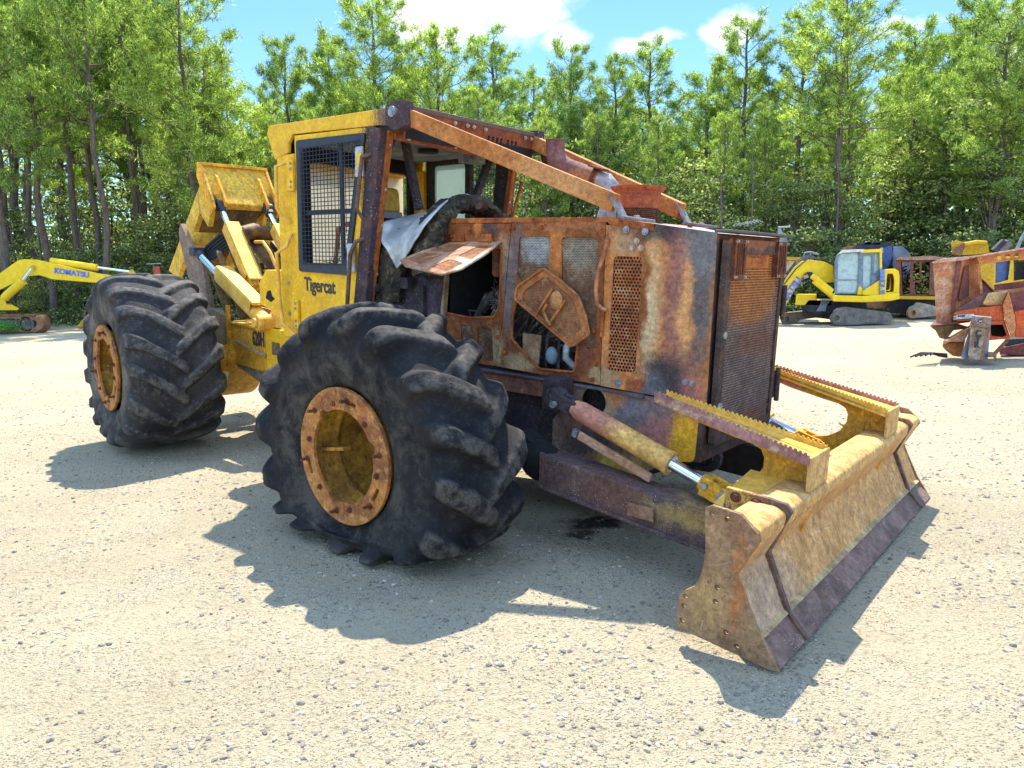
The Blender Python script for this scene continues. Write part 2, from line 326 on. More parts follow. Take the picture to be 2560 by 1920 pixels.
def leaves(P, size):
    N = len(P); n = unit(RNG.normal(0, 1, (N, 3))+np.array([0, 0, .6])); a = unit(np.cross(n, RNG.normal(0, 1, (N, 3)))); b = np.cross(n, a); s = size*(.6+.7*RNG.random((N, 1)))
    V = np.stack([P-a*s, P-b*s*.55, P+a*s, P+b*s*.55], 1).reshape(-1, 3); return V, np.arange(len(V)).reshape(-1, 4)
def pine(H, crown0, spread, nb, dens=1.0, open_=0):
    tr = MB(); r0 = .011*H+.03; bend = [Vector((mn.noise(Vector((k*.35, H, 1)))*.35, mn.noise(Vector((k*.35, H, 7)))*.35, k)) for k in np.linspace(0, H, 14)]
    tr.tube(bend, [r0*(1-.82*k/13)+.012 for k in range(14)], 9)
    P = []; D = []
    def tpos(z): i = min(12, int(z/H*13)); f = z/H*13-i; return bend[i].lerp(bend[i+1], f)
    for i in range(nb):
        f = (i+RNG.random())/nb; z = H*(crown0+(1-crown0)*f); az = i*2.4+RNG.random()*.9
        L = spread*(.35+.95*(1-f)**.7)*(.6+.6*RNG.random())*(1 if f > .12 else .7); up = .25+.65*f+RNG.normal(0, .14)
        d = Vector((math.cos(az), math.sin(az), up)).normalized(); p0 = tpos(z); pts = [p0]
        for k in range(1, 6): q = p0+d*L*k/5; q.z += .10*L*(k/5)**2-.05*L*math.sin(k*2+i); q.x += RNG.normal(0, .05)*L; q.y += RNG.normal(0, .05)*L; pts.append(q)
        tr.tube(pts, [.028*L/spread*(1-k/6)+.008 for k in range(6)], 5, False)
        ns = int((9+L*7)*dens)
        for _ in range(ns):
            u = .28+.72*RNG.random()**.7; k = min(4, int(u*5)); q = pts[k].lerp(pts[k+1], u*5-k); sl_ = (.2+.34*L*(1.15-u))*RNG.random()**.4
            dd = Vector((d.x*.7+RNG.normal(0, .7), d.y*.7+RNG.normal(0, .7), .35+RNG.normal(0, .35))).normalized(); e = q+dd*sl_
            if RNG.random() < .25: tr.tube([q, e], [.007, .004], 3, False)
            m_ = 4
            for j in range(m_): ff = .35+.65*j/(m_-1); P.append(q.lerp(e, ff)+Vector(RNG.normal(0, .085, 3))); D.append(dd*.7+Vector((0, 0, .5)))
    V, F = tufts(np.array(P), unit(np.array(D)), 9, .20, .030)
    tm = bpy.data.meshes.new('trunk'); tm.from_pydata(tr.v, [], tr.f); tm.materials.append(M_BARK); [setattr(p, 'use_smooth', True) for p in tm.polygons]
    return tm, fast_mesh('crown', V, F, M_NEEDLE)
def broadleaf(H, R, N, z0=.15):
    tr = MB(); tr.tube([(0, 0, 0), (.1, .05, H*.4), (-.05, .1, H*.85)], [.012*H+.02, .008*H+.015, .01], 7); C = []
    for i in range(46):
        f = z0+(1-z0)*RNG.random(); a = RNG.random()*6.28; r = R*math.sqrt(RNG.random())*(1.15-.75*f); c = Vector((r*math.cos(a), r*math.sin(a), H*f)); C.append((c, .30+.65*RNG.random()))
        if i < 26: tr.tube([(0, 0, H*f*.6), c*.5+Vector((0, 0, H*f*.45)), c], [.03, .018, .006], 4, False)
    P = []
    for _ in range(N):
        c, s = C[int(RNG.random()*46)]; v = RNG.normal(0, 1, 3); v = v/np.linalg.norm(v)*s*(RNG.random()**.4)*np.array([1.4, 1.4, .45]); P.append(np.array(c)+v)
    V, F = leaves(np.array(P), .065)
    tm = bpy.data.meshes.new('trunk'); tm.from_pydata(tr.v, [], tr.f); tm.materials.append(M_BARK); return tm, fast_mesh('crown', V, F, M_LEAF)
PINES = [pine(15, .42, 2.9, 44, 1.05), pine(15, .52, 3.1, 38, 1.0), pine(15, .34, 2.6, 52, 1.05), pine(15, .58, 2.4, 32, .85), pine(15, .32, 3.5, 56, 1.1), pine(15, .48, 2.2, 38, .9)]
BROADS = [broadleaf(6, 2.0, 8000), broadleaf(7.5, 2.3, 9000, .1), broadleaf(4.5, 1.9, 6500, .05), broadleaf(3, 1.7, 5000, .02)]
def tree(kind, x, y, h, src, base_h, label, group, cat, name, wid=1):
    o = empty(name, (x, y, -.05), RNG.random()*6.28, label=label, cat=cat, group=group); s = h/base_h; o.scale = (s*wid, s*wid, s)
    for nm, me in (('trunk', src[0]), ('crown', src[1])):
        c = bpy.data.objects.new(nm, me); scene.collection.objects.link(c); c.parent = o
    return o
def treecol(u, D): return at(u, 700, D).x
def top_h(v, D): return at(1280, v, D).z
# notable pines: source column of trunk, row of the top, distance, variant, label
front = [(20, -240, 27.5, 4, 'tall pine with a thick grey trunk at the far left edge of the view'),
    (125, -330, 30, 0, 'pine rising out of the frame between the left edge and the pale grey trunk'),
    (272, -200, 28.5, 1, 'pine with a straight pale grey trunk above the left excavator boom'),
    (355, -160, 33, 5, 'dark trunked pine standing just right of the pale grey trunk'),
    (378, -60, 36, 3, 'thin dark pine beside the other dark trunk behind the left excavator'),
    (500, -20, 30, 4, 'broad bright pine left of the sky gap, above the loader frame of the skidder'),
    (560, 150, 33, 2, 'short bushy pine at the left foot of the open sky'),
    (745, 120, 38, 0, 'round topped pine just right of the open blue sky, left of the cab roof'),
    (850, 100, 40, 2, 'dense round topped pine above the rear of the cab roof'),
    (960, 35, 37, 4, 'tallest pine above the cab roof, with a wide round crown'),
    (1108, 92, 36, 1, 'open pine with a pale forked trunk just above the cab roof corner'),
    (1240, 105, 39, 5, 'pine with a rounded top under the big cloud'),
    (1430, 147, 38, 0, 'narrow pine above the rusty exhaust pipe'),
    (1535, 170, 36, 2, 'pine with a round yellowish top above the air intake bowl'),
    (1622, 132, 40, 5, 'slim pine standing under the middle small cloud'),
    (1760, 210, 37, 4, 'low bushy pine above the hood front'),
    (1850, 80, 35, 3, 'tall open pine with a clear trunk in front of the right cloud'),
    (1985, 62, 34, 5, 'thin topped pine just left of the tallest pine on the right'),
    (2085, -5, 31, 1, 'tallest pine on the right, its trunk rising behind the yellow excavator boom'),
    (2255, 105, 38, 0, 'pine behind the yellow excavator cab, right of the tallest pine'),
    (2400, 15, 36, 2, 'tall dark topped pine in the row behind near the right edge'),
    (2478, 62, 30, 4, 'bright spreading pine with low branches near the right edge'),
    (2590, 40, 30, 0, 'pine cut by the right edge of the view'),
    (205, -120, 36, 2, 'dark pine behind and left of the pale grey trunk'),
    (60, -60, 39, 3, 'thin pine far back between the two leftmost trunks'),
    (440, -30, 38, 0, 'pine far back behind the broad bright pine left of the sky gap')]
for u, v, D, k, lab in front: tree('p', treecol(u, D), D, top_h(v, D), PINES[k], 15, lab, None, 'tree', 'pine_tree', (.95+.25*RNG.random())*(.72 if v < -50 else 1))
i = 0
for u in range(-1000, 3700, 84):
    D = 42+7*RNG.random(); prof = np.interp(u, [-600, 350, 500, 600, 900, 1250, 1700, 2000, 2400, 3200], [-250, -100, 120, 260, 190, 230, 290, 230, 150, 60])
    tree('p', treecol(u+RNG.normal(0, 25), D), D, top_h(prof+RNG.normal(0, 30), D), PINES[i % 6], 15, 'green pine in the back row of the wood, half hidden by the pines in front', 'pines in the back row of the wood', 'tree', 'pine_tree'); i += 1
for u in range(-420, 3000, 88):
    D = 31+7*RNG.random(); prof = np.interp(u, [-600, 350, 500, 600, 900, 1250, 1700, 2000, 2400, 3200], [-200, -60, 200, 300, 260, 300, 340, 280, 190, 100])
    tree('p', treecol(u+RNG.normal(0, 30), D), D, top_h(prof+RNG.normal(0, 45), D), PINES[(3, 5, 1)[i % 3]], 15, 'slender pine with a long bare trunk standing inside the wood', 'slender pines inside the wood', 'tree', 'pine_tree', .85); i += 1
i = 0
for u in range(-450, 3050, 74):
    D = 31+9*RNG.random() if u < 1900 else 29.5+8*RNG.random()
    v = np.interp(u, [0, 600, 1300, 2000, 2600], [520, 400, 420, 430, 400])+RNG.normal(0, 70)
    tree('b', treecol(u+RNG.normal(0, 20), D), D, max(3, top_h(v, D)), BROADS[i % 2], 6 if i % 2 == 0 else 7.5, 'leafy broadleaf tree growing in the shade below the pines', 'broadleaf trees under the pines', 'tree', 'broadleaf_tree', 1.25); i += 1
i = 0
for u in range(-350, 2950, 95):
    D = (29.3 if u < 1900 else 27.6)+2.2*RNG.random()
    tree('s', treecol(u+RNG.normal(0, 20), D), D, 1.3+2.2*RNG.random()**1.5, BROADS[2+i % 2], 4.5 if i % 2 == 0 else 3, 'leafy shrub in the undergrowth along the edge of the wood', 'shrubs along the edge of the wood', 'shrub', 'shrub', 1.1); i += 1
for u in list(range(-300, 2900, 80)):                        # thin bare stems inside the wood
    D = 28+8*RNG.random()
    if u == -300: stem = MB(); stem.tube([(0, 0, 0), (.06, .03, 2.6), (-.05, 0, 5.4), (.02, .05, 8.2)], [.07, .055, .04, .008], 7); so_ = stem.build('bare_tree', M_BARK, smooth=60); o = so_
    else: o = copy(so_)
    o.location = (treecol(u+RNG.normal(0, 22), D), D, -.05); o.rotation_euler = (RNG.normal(0, .03), RNG.normal(0, .03), RNG.random()*6); s = .7+.6*RNG.random(); o.scale = (s, s, .62+.22*RNG.random())
    tag(o, 'slender bare dark stem standing inside the wood', 'tree', 'bare trees inside the wood')
# far mass of the wood
N = 170000; P = np.stack([RNG.uniform(-95, 90, N), 46+9*RNG.random(N), 11.5*RNG.random(N)**1.25], 1); V, F = leaves(P, .20)
o = bpy.data.objects.new('far_wood', fast_mesh('far_wood', V, F, M_LEAF)); scene.collection.objects.link(o); tag(o, 'dense dark green mass of the wood behind all the single trees', 'wood', kind='stuff')
N = 26000; P = np.stack([RNG.uniform(-45, 45, N), 25.6+3.2*RNG.random(N), .02+.5*RNG.random(N)**2], 1); P[:, 1] += np.where(P[:, 0] < 5, 2.0, 0); V, F = leaves(P, .05)
o = bpy.data.objects.new('ground_cover', fast_mesh('ground_cover', V, F, M_LEAF)); scene.collection.objects.link(o); tag(o, 'low weeds and ground cover at the foot of the wood', 'ground cover', kind='stuff')
# ================================================================== the burnt skidder
MM = Matrix(((.76570056, .64233774, .03323968), (-.64185457, .76641858, -.0250054), (-.04153742, -.00218839, .99913455))).to_4x4(); MM.translation = (.0773548, 5.4806831, 0)
SK = empty('skidder', label='burnt yellow log skidder with big black tyres and a front dozer blade', cat='skidder'); SK.matrix_world = MM
ART = math.radians(-7.797); PIV = -1.8735
def R(name, o_=None): return o_
OR_, DK, YE, PK, ASH, STEEL, CHAR = (.60, .20, .045), (.055, .045, .048), (.78, .385, .02), (.46, .16, .13), (.42, .29, .15), (.13, .125, .13), (.014, .013, .015)
BR = (.15, .065, .045)
M_RUST = layered('rust', RUST, specks=((.42, .28, .15), 90))
M_RUSTD = layered('dark_rust', ((.17, .05, .022), (.10, .035, .02), (.30, .10, .04)))
M_RUSTO = layered('orange_rust', ((.52, .235, .085), (.38, .135, .045), (.28, .09, .03)), grime=.45, streak=.2)
M_YEL = layered('worn_yellow_paint', dash=.35, base=((.86, .50, .018), (.76, .40, .018)), mott=.4, rough=.55, ash=.06, bump=.12, grime=.3, grimecol=(.28, .14, .03), streak=.22)
M_YELD = layered('dirty_yellow_paint', ((.72, .345, .03), (.84, .42, .03), (.30, .125, .03)), rough=.7, bump=.2, grime=.6, grimecol=(.10, .045, .015), streak=.6)
M_YELL = layered('pale_yellow_paint', ((.82, .47, .09), (.72, .38, .05)), mott=.5, rough=.6, grime=.35, grimecol=(.2, .12, .04), streak=.25)
M_CHAR = layered('charred_steel', ((.030, .026, .030), (.055, .042, .048), (.09, .05, .04)), specks=((.55, .5, .45), 60), grime=.3)
M_BLK = plain('black_frame', (.020, .026, .040), .55, 0, .3, 20)
M_SOOT = plain('soot', (.010, .009, .009), .95, 0, .5, 20, .5)
M_CHROME = plain('polished_rod', (.72, .80, .88), .14, 1, .04, 5, .02)
M_STEEL = plain('grey_steel', (.30, .31, .33), .5, .6, .3, 40)
M_BOLT = plain('bolt_heads', (.45, .33, .27), .55, .3, .3, 60)
M_INK = plain('black_lettering', (.03, .03, .035), .6, 0, .2, 30)
HOODB = layered('scorched_hood_side', ((.27, .082, .024), (.16, .046, .017), (.38, .145, .045)), [
    (STEEL, (.29, -.49, 1.78), (.08, .5, .16), .6, .6), (ASH, (.17, -.49, 1.75), (.06, .5, .13), .7, .6), ((.19, .17, .17), (.235, -.49, 1.5), (.05, .5, .26), .7, .7),
    (ASH, (.33, -.49, 1.04), (.14, .5, .06), .6, .8), (OR_, (.60, -.49, 1.8), (.06, .5, .2), .6, .7), (OR_, (-.05, -.49, 1.93), (.05, .5, .05), .6, .8), (DK, (.08, -.49, 1.93), (.07, .5, .05), .6, .7),
    (ASH, (.95, -.49, 1.02), (.06, .5, .07), .5, .7), (ASH, (.12, -.49, 1.12), (.07, .5, .12), .6, .7), (BR, (.85, -.49, 1.3), (.06, .5, .25), .8, .5), ((.36, .13, .05), (.7, -.49, 1.93), (.3, .5, .03), .5, .8)], warp=.03)
COWL = layered('scorched_cowl', ((.46, .17, .05), (.58, .235, .07), (.33, .105, .035)), [
    (DK, (1.35, -.47, 1.93), (.33, .6, .10), .35, .97), ((.12, .105, .10), (1.60, -.47, 1.6), (.075, .6, .45), .5, .95), ((.17, .155, .15), (1.62, -.47, 1.82), (.14, .6, .16), .5, .9), ((.23, .10, .10), (1.44, -.47, 1.55), (.06, .6, .42), .8, .75),
    ((.58, .46, .27), (1.29, -.47, 1.38), (.045, .6, .30), 1.3, .85), ((.23, .065, .018), (1.235, -.47, 1.5), (.03, .6, .32), .6, .95), ((.36, .13, .05), (1.11, -.47, 1.85), (.10, .6, .12), .5, .5),
    (ASH, (1.11, -.47, 1.82), (.07, .6, .06), .8, .7), (DK, (1.42, -.47, 1.02), (.17, .6, .17), .35, .97), ((.12, .12, .13), (1.33, -.47, .95), (.09, .6, .13), .3, .9), (PK, (1.575, -.47, .96), (.075, .6, .14), .9, .75),
    (ASH, (1.03, -.47, 1.02), (.05, .6, .07), .5, .8), ((.28, .07, .03), (1.2, -.47, 1.0), (.07, .6, .05), .3, .9), ((.72, .34, .12), (1.51, -.47, 1.45), (.045, .6, .26), .5, .8), ((.15, .08, .075), (1.53, -.47, 1.2), (.09, .6, .06), .8, .6)], warp=.035, grime=.22, crisp=1.0)
SKIRT = layered('scorched_skirt', ((.17, .10, .075), (.28, .16, .11), (.10, .06, .055)), [
    ((.17, .165, .17), (1.2, -.47, .83), (.22, .6, .09), .5, .8), (ASH, (1.0, -.47, .86), (.07, .6, .14), .5, .85), (OR_, (1.08, -.47, .9), (.05, .6, .07), .8, .7), (DK, (.92, -.47, .58), (.2, .6, .12), .5, .9), (PK, (1.38, -.47, .70), (.16, .6, .12), .7, .8), (YE, (1.55, -.47, .72), (.10, .6, .17), .35, .95),
    ((.30, .12, .13), (1.25, -.47, .64), (.12, .6, .06), .7, .7), (PK, (.70, -.47, .93), (.07, .6, .07), .4, .8), ((.62, .42, .07), (1.12, -.47, .46), (.22, .6, .09), .5, .9), ((.25, .09, .10), (.92, -.47, .42), (.07, .6, .09), .6, .8)], warp=.04, grime=.3, crisp=1.0)
GRIL = layered('scorched_grille', ((.24, .17, .14), (.18, .13, .12), (.34, .20, .13)), [((.55, .20, .05), (1.66, -.02, 1.62), (.5, .40, .26), .4, .95), ((.36, .12, .05), (1.66, .1, 1.86), (.5, .4, .05), .5, .9), ((.28, .10, .05), (1.66, .1, 1.25), (.5, .3, .08), .9, .6), ((.30, .10, .05), (1.66, 0, .78), (.5, .3, .08), .9, .6)], warp=.04, bump=.1)
GFRAME = layered('scorched_frame', ((.055, .040, .036), (.10, .055, .04), (.17, .07, .035)), [((.26, .085, .04), (1.68, 0, 1.87), (.3, .45, .05), .4, .9)], specks=((.5, .45, .4), 110), grime=.3)
def bolt(x, y, z, r=.014, n=(0, -1, 0), parent=None, mat=None):
    n = Vector(n); c = Vector((x, y, z)); MB().cyl(c-n*.004, c+n*.003, r*1.25, 12).cyl(c+n*.003, c+n*.013, r*.85, 6).build('bolt', mat or M_BOLT, parent or SK)
def arc(cx, cz, r, a0, a1, n=8): return [(cx+r*math.cos(math.radians(a0+(a1-a0)*k/n)), cz+r*math.sin(math.radians(a0+(a1-a0)*k/n))) for k in range(n+1)]
def circ(cx, cz, r, n=14): return [(cx+r*math.cos(2*math.pi*k/n), cz+r*math.sin(2*math.pi*k/n)) for k in range(n)]
def rounded(pts, r, n=4):
    out = []
    for i, p in enumerate(pts):
        p = Vector(p); a = Vector(pts[i-1])-p; b = Vector(pts[(i+1) % len(pts)])-p; rr = min(r, a.length*.45, b.length*.45); a = p+a.normalized()*rr; b = p+b.normalized()*rr
        for k in range(n+1): t = k/n; out.append(tuple(a*(1-t)**2+p*2*t*(1-t)+b*t*t))
    return out
def lin(x0, x1, y0, y1): return lambda a, b: (a, y0+(y1-y0)*(a-x0)/(x1-x0), b)
Yh = lambda x: -.49+.024*max(0, (x-.975)/.7)             # the hood side narrows a little towards the grille
sideL = lambda a, b: (a, Yh(a), b)
# ---- hood
def hoodz(x): return float(np.interp(x, [-.34, .98, 1.3, 1.67], [2.0, 1.977, 1.94, 1.884]))
for s in (-1, 1):
    mp = (lambda a, b: (a, Yh(a), b)) if s < 0 else (lambda a, b: (a, -Yh(a), b)); nn = (0, .012*(1 if s < 0 else -1), 0); nv = Vector((0, -s, 0))
    holesA = [rounded([(-.40, 1.34), (-.30, 1.33), (-.11, 1.315), (.10, 1.335), (.150, 1.40), (.168, 1.80), (-.31, 1.80)], .02), rounded([(-.21, 1.26), (-.095, 1.26), (-.08, 1.02), (-.20, 1.06)], .015), rounded([(-.05, 1.26), (.085, 1.255), (.10, 1.03), (-.06, 1.03)], .02)] if s < 0 else []
    MB().plate([(-.44, 1.0), (.118, 1.0), (.175, 1.30), (.243, 1.955), (-.335, 1.965)], holesA, mp, nv, .008).build('hood_panel', HOODB, SK)
    m1 = rounded([(.30, 1.62), (.312, 1.872), (.565, 1.872), (.555, 1.585), (.44, 1.50)], .03); m2 = rounded([(.665, 1.50), (.652, 1.865), (.925, 1.862), (.935, 1.25), (.90, 1.16), (.84, 1.22)], .03)
    oB = rounded([(.325, 1.50), (.275, 1.43), (.262, 1.20), (.497, 1.02), (.78, 1.03), (.80, 1.20), (.56, 1.40), (.45, 1.46)], .03)
    MB().plate([(.122, 1.0), (.972, .972), (.972, 1.952), (.25, 1.958), (.18, 1.30)], [m1, m2, oB] if s < 0 else [], mp, nv, .008).build('hood_panel', HOODB, SK)
    if s < 0:
        lip = MB()
        for hl in (oB, holesA[0]): lip.tube([mp(*p) for p in hl]+[mp(*hl[0])], .009, 6, False)
        lip.build('panel_lip', M_RUST, SK, smooth=60)
        for poly, ph in ((m1, .0115), (m2, .0115), (holesA[1], .0105), (holesA[2], .0105)): MB().perf(poly, ph, .0038, lambda a, b: (a, -.480, b)).build('mesh_screen', layered('mesh_screen', ((.24, .12, .06), (.15, .065, .035), (.40, .34, .26)), [((.45, .44, .42), (.46, -.48, 1.80), (.12, .3, .10), .8, .8), ((.42, .36, .26), (.78, -.48, 1.78), (.12, .3, .12), .9, .7)]) if poly is m1 else bpy.data.materials['mesh_screen'], SK)
        pf = rounded([(1.035, 1.755), (1.225, 1.75), (1.212, 1.075), (1.02, 1.068)], .03)
        MB().plate([(.977, .968), (1.30, .955), (1.66, .935), (1.664, 1.885), (1.30, 1.935), (1.29, 1.905), (.977, 1.935)], [pf], mp, nv, .010).build('cowl', COWL, SK)
        MB().perf(pf, .0225, .0077, lambda a, b: (a, Yh(a)+.004, b)).build('perforated_screen', layered('perforated_screen', ((.40, .14, .05), (.28, .085, .03), (.55, .36, .18)), bump=.1), SK)
    else: MB().plate([(.977, .968), (1.66, .935), (1.664, 1.885), (.977, 1.935)], [], mp, nv, .010).build('cowl', COWL, SK)
    MB().plate([(-.335, 1.967), (.985, 1.95), (1.0, 1.935), (1.292, 1.897), (1.292, 1.937), (.985, 1.979), (-.335, 2.0)], [], lambda a, b: (a, s*.4925+(0 if a < .98 else -s*.004), b), Vector((0, -s, 0)), .009).build('hood_rail', M_RUST, SK, bevel=.002)
top = MB(); xs = [-.335, .3, .985, 1.30, 1.664]
for (a, b) in zip(xs, xs[1:]): top.add([(a, -abs(Yh(a))+.004, hoodz(a)-.004), (b, -abs(Yh(b))+.004, hoodz(b)-.004), (b, abs(Yh(b))-.004, hoodz(b)-.004), (a, abs(Yh(a))-.004, hoodz(a)-.004)], [(0, 1, 2, 3)])
top.build('hood_top', layered('hood_top', ((.30, .14, .09), (.40, .22, .15), (.2, .1, .08)), [((.36, .33, .31), (1.5, 0, 1.9), (.28, .7, .3), .5, .9)]), SK)
# front wall of hood: recessed dark frame round the grille door
GX = 1.655
fr = MB(); fr.prism([(1.56, .60), (1.645, .60), (1.66, 1.878), (1.56, 1.88)], -.466, .466); fr.build('radiator_frame', GFRAME, SK, bevel=.006)
MB().bar((1.70, -.468, 1.893), (1.70, .468, 1.893), .014, .10, up=(1, 0, 0)).build('hood_brow', plain('brow', (.10, .085, .08), .7, .2), SK, bevel=.004)
dr = MB(); gm_ = lambda a, b: (1.668+.012*(b-.7), a, b)
outer = rounded([(-.425, .70), (.425, .70), (.435, 1.855), (-.43, 1.855)], .03); inner = rounded([(-.365, .76), (.385, .76), (.395, 1.775), (-.36, 1.775)], .02)
dr.plate(outer, [inner], gm_, (1, 0, 0), .035); door = dr.build('grille_door', GFRAME, SK, bevel=.006)
MB().box(1.662, 1.668, -.37, .39, .75, 1.80).build('grille_shade_sheet', M_SOOT, door); MB().perf(inner, .0175, .0072, lambda a, b: (1.690+.012*(b-.7), a, b)).build('grille_mesh', GRIL, door)  # near-black sheet added behind the mesh to give its holes shade
MB().plate(rounded([(-.16, 1.73), (.13, 1.73), (.13, 1.80), (-.16, 1.80)], .01), [], lambda a, b: (1.704, a, b-.0), (1, 0, 0), .006).build('blank_plate', M_RUST, door)
MB().box(1.700, 1.708, -.20, .19, 1.70, 1.845).build('badge_plate', M_RUST, door, bevel=.003)
text('TIGERCAT', 'badge_lettering', .062, (1.7085, -.155, 1.755), (0, 1, 0), (0, 0, 1), M_RUSTD, door, .0015, .02, .95)
for yc in (-.30, .335):                                        # two rectangular lamp guards
    g = MB(); zc = 1.745; g.plate(rounded([(yc-.075, zc-.11), (yc+.075, zc-.11), (yc+.075, zc+.11), (yc-.075, zc+.11)], .015), [rounded([(yc-.05, zc-.083), (yc+.05, zc-.083), (yc+.05, zc+.083), (yc-.05, zc+.083)], .01)], lambda a, b: (1.728, a, b), (1, 0, 0), .008)
    for e in (-1, 1): g.box(1.705, 1.728, yc+e*.07-.004, yc+e*.07+.004, zc-.1, zc+.1)
    for k in (-1, 0, 1): g.box(1.727, 1.735, yc+k*.026-.005, yc+k*.026+.005, zc-.09, zc+.09)
    go_ = g.build('lamp_guard', M_RUSTD, door); MB().box(1.70, 1.712, yc-.055, yc+.055, zc-.09, zc+.09).build('lamp_cavity', M_SOOT, go_)
    for a, b in ((-1, -1), (1, -1), (1, 1), (-1, 1)): bolt(1.736, yc+a*.062, zc+b*.097, .008, (1, 0, 0), go_)
for z in (1.48, .95): MB().box(1.60, 1.70, .455, .50, z-.09, z+.09).cyl((1.715, .475, z-.11), (1.715, .475, z+.11), .016).build('door_hinge', GFRAME, door, bevel=.004)
for z in (1.33, .93): MB().cyl((1.70, -.395, z), (1.72, -.395, z), .02).build('door_catch', M_STEEL, door)
# skirt, belly, tow hook
hole = circ(.93, .86, .09, 20); skp = [(.655, .955), (.655, .74), (.62, .70), (.62, .42), (.78, .385), (1.15, .40), (1.28, .46), (1.45, .575)]+arc(1.575, .635, .04, -100, 0, 4)+[(1.625, .93), (1.30, .945)]
MB().plate(skp, [hole], sideL, (0, 1, 0), .012).build('skirt_panel', SKIRT, SK)
MB().plate([(p[0], p[1]) for p in skp], [], lambda a, b: (a, .466, b), (0, -1, 0), .012).build('skirt_panel', SKIRT, SK)
MB().box(.66, 1.2, -.40, -.36, .6, .95).build('inner_wall', layered('inner_wall', ((.16, .06, .03), (.22, .09, .05))), SK)
MB().prism([(-.9, .42), (-.9, .92), (1.56, .92), (1.56, .64), (1.1, .43), (.5, .30), (-.2, .30)], -.40, .40).build('front_chassis', M_CHAR, SK, bevel=.01)
MB().prism([(.60, .40), (.80, .372), (1.18, .385), (1.40, .50), (1.58, .585), (1.58, .61), (1.1, .43), (.6, .43)], -.455, .455).build('belly_plate', M_CHAR, SK)
MB().prism([(-1.0, .84), (-1.0, .955), (.62, .958), (.62, .835)], -.485, .485).build('frame_rail', layered('frame_rail', ((.22, .09, .05), (.14, .06, .045), (.32, .15, .08))), SK, bevel=.004)
MB().prism([(-1.0, .958), (-1.0, .985), (1.28, .952), (1.28, .93), (.62, .95)], -.505, .505).build('frame_ledge', layered('frame_ledge', ((.12, .10, .11), (.09, .06, .06), (.20, .11, .07))), SK, bevel=.002)
MB().plate([(.64, .955), (.64, .755), (.68, .75), (.68, .955)], [], lambda a, b: (a, -.505, b), (0, .03, 0), .03).build('bracket_rib', M_CHAR, SK, bevel=.003)
hook = MB(); hook.plate([(1.30, .50), (1.42, .47), (1.55, .475)]+arc(1.565, .56, .085, -80, 100, 10)+[(1.50, .645), (1.40, .62)], [[(1.535, .51), (1.575, .515), (1.60, .55), (1.60, .575), (1.575, .61), (1.54, .61)]], lambda a, b: (a, -.20, b), (0, 1, 0), .045); hook.build('tow_hook', M_CHAR, SK, bevel=.006)
for (x, z) in ((1.12, 1.905), (1.245, 1.893)): bolt(x, -.50, z, .017, mat=M_STEEL)
for (x, z) in ((1.185, 1.84), (1.16, 1.80), (1.215, 1.80)): bolt(x, -.488, z, .015)
for (x, z) in ((1.53, 1.055), (1.575, 1.05)): bolt(x, -.473, z, .014, mat=M_STEEL)
bolt(1.10, -.49, 1.0, .019, mat=M_STEEL)
for (x, z) in ((.235, 1.925), (.27, 1.925), (.50, 1.925), (.945, 1.92), (-.32, 1.90), (-.12, 1.93), (.14, 1.20), (.94, 1.10), (.925, 1.3), (-.29, 1.875), (-.24, 1.875), (-.19, 1.87), (.005, 1.875), (.05, 1.875), (.92, 1.0), (.20, 1.10)): bolt(x, -.494, z, .012, mat=bpy.data.materials['rust'])
for k, x in enumerate((1.05, 1.2, 1.37, 1.52, 1.62)): bolt(x, -.30+.05*k, hoodz(x)+.0, .013, (0, 0, 1), mat=M_RUSTD)
for k, y in enumerate((-.15, .05, .25)): bolt(1.60, y, hoodz(1.6), .014, (0, 0, 1), mat=M_RUSTD)
# hood hinge strip and bent handle by the seam
MB().tube([(1.0, -.505, 1.86), (.985, -.52, 1.75), (.955, -.53, 1.66), (.945, -.53, 1.55), (.955, -.525, 1.47), (.985, -.51, 1.44), (1.01, -.50, 1.435)], .013, 8).build('bent_handle', layered('handle_rust', ((.45, .2, .09), (.3, .11, .05))), SK, smooth=60)
MB().bar((.985, -.50, 1.43), (.978, -.50, 1.27), .02, .02).build('latch_rod', M_RUST, SK, bevel=.004)
# swung open screened hatch over opening B
hp = [(.551, 1.672), (.340, 1.545), (.322, 1.47), (.786, 1.195), (.915, 1.285), (.880, 1.40), (.825, 1.51), (.69, 1.60)]; hy = -.535; hc = Vector((.6, 1.42))
ins = [tuple(hc+(Vector(p)-hc)*.80) for p in hp]; hm = layered('hatch_rust', ((.46, .165, .05), (.33, .11, .035), (.55, .24, .09)))
ha = MB().plate(rounded(hp, .025), [rounded(ins, .02)], lambda a, b: (a, hy, b), (0, 1, 0), .012).build('screened_hatch', hm, SK, bevel=.003)
MB().perf(rounded(ins, .02), .0115, .0037, lambda a, b: (a, hy+.007, b)).build('hatch_screen', layered('hatch_screen', ((.42, .17, .07), (.30, .11, .045), (.5, .3, .15)), bump=.1), ha)
MB().tube([(p[0], hy-.004, p[1]) for p in rounded(hp, .025)]*1+[(rounded(hp, .025)[0][0], hy-.004, rounded(hp, .025)[0][1])], .010, 6, False).build('hatch_rim', hm, ha, smooth=60)
MB().bar((.50, hy-.012, 1.365), (.635, hy-.012, 1.55), .018, .012, up=(0, 1, 0)).bar((.60, hy-.012, 1.31), (.735, hy-.012, 1.48), .018, .012, up=(0, 1, 0)).build('hatch_strip', hm, ha, bevel=.003)
MB().sphere((.665, hy-.01, 1.475), .05, 14, 8, (1, .35, 1.2)).build('latch_cup', M_RUSTO, ha, smooth=60)
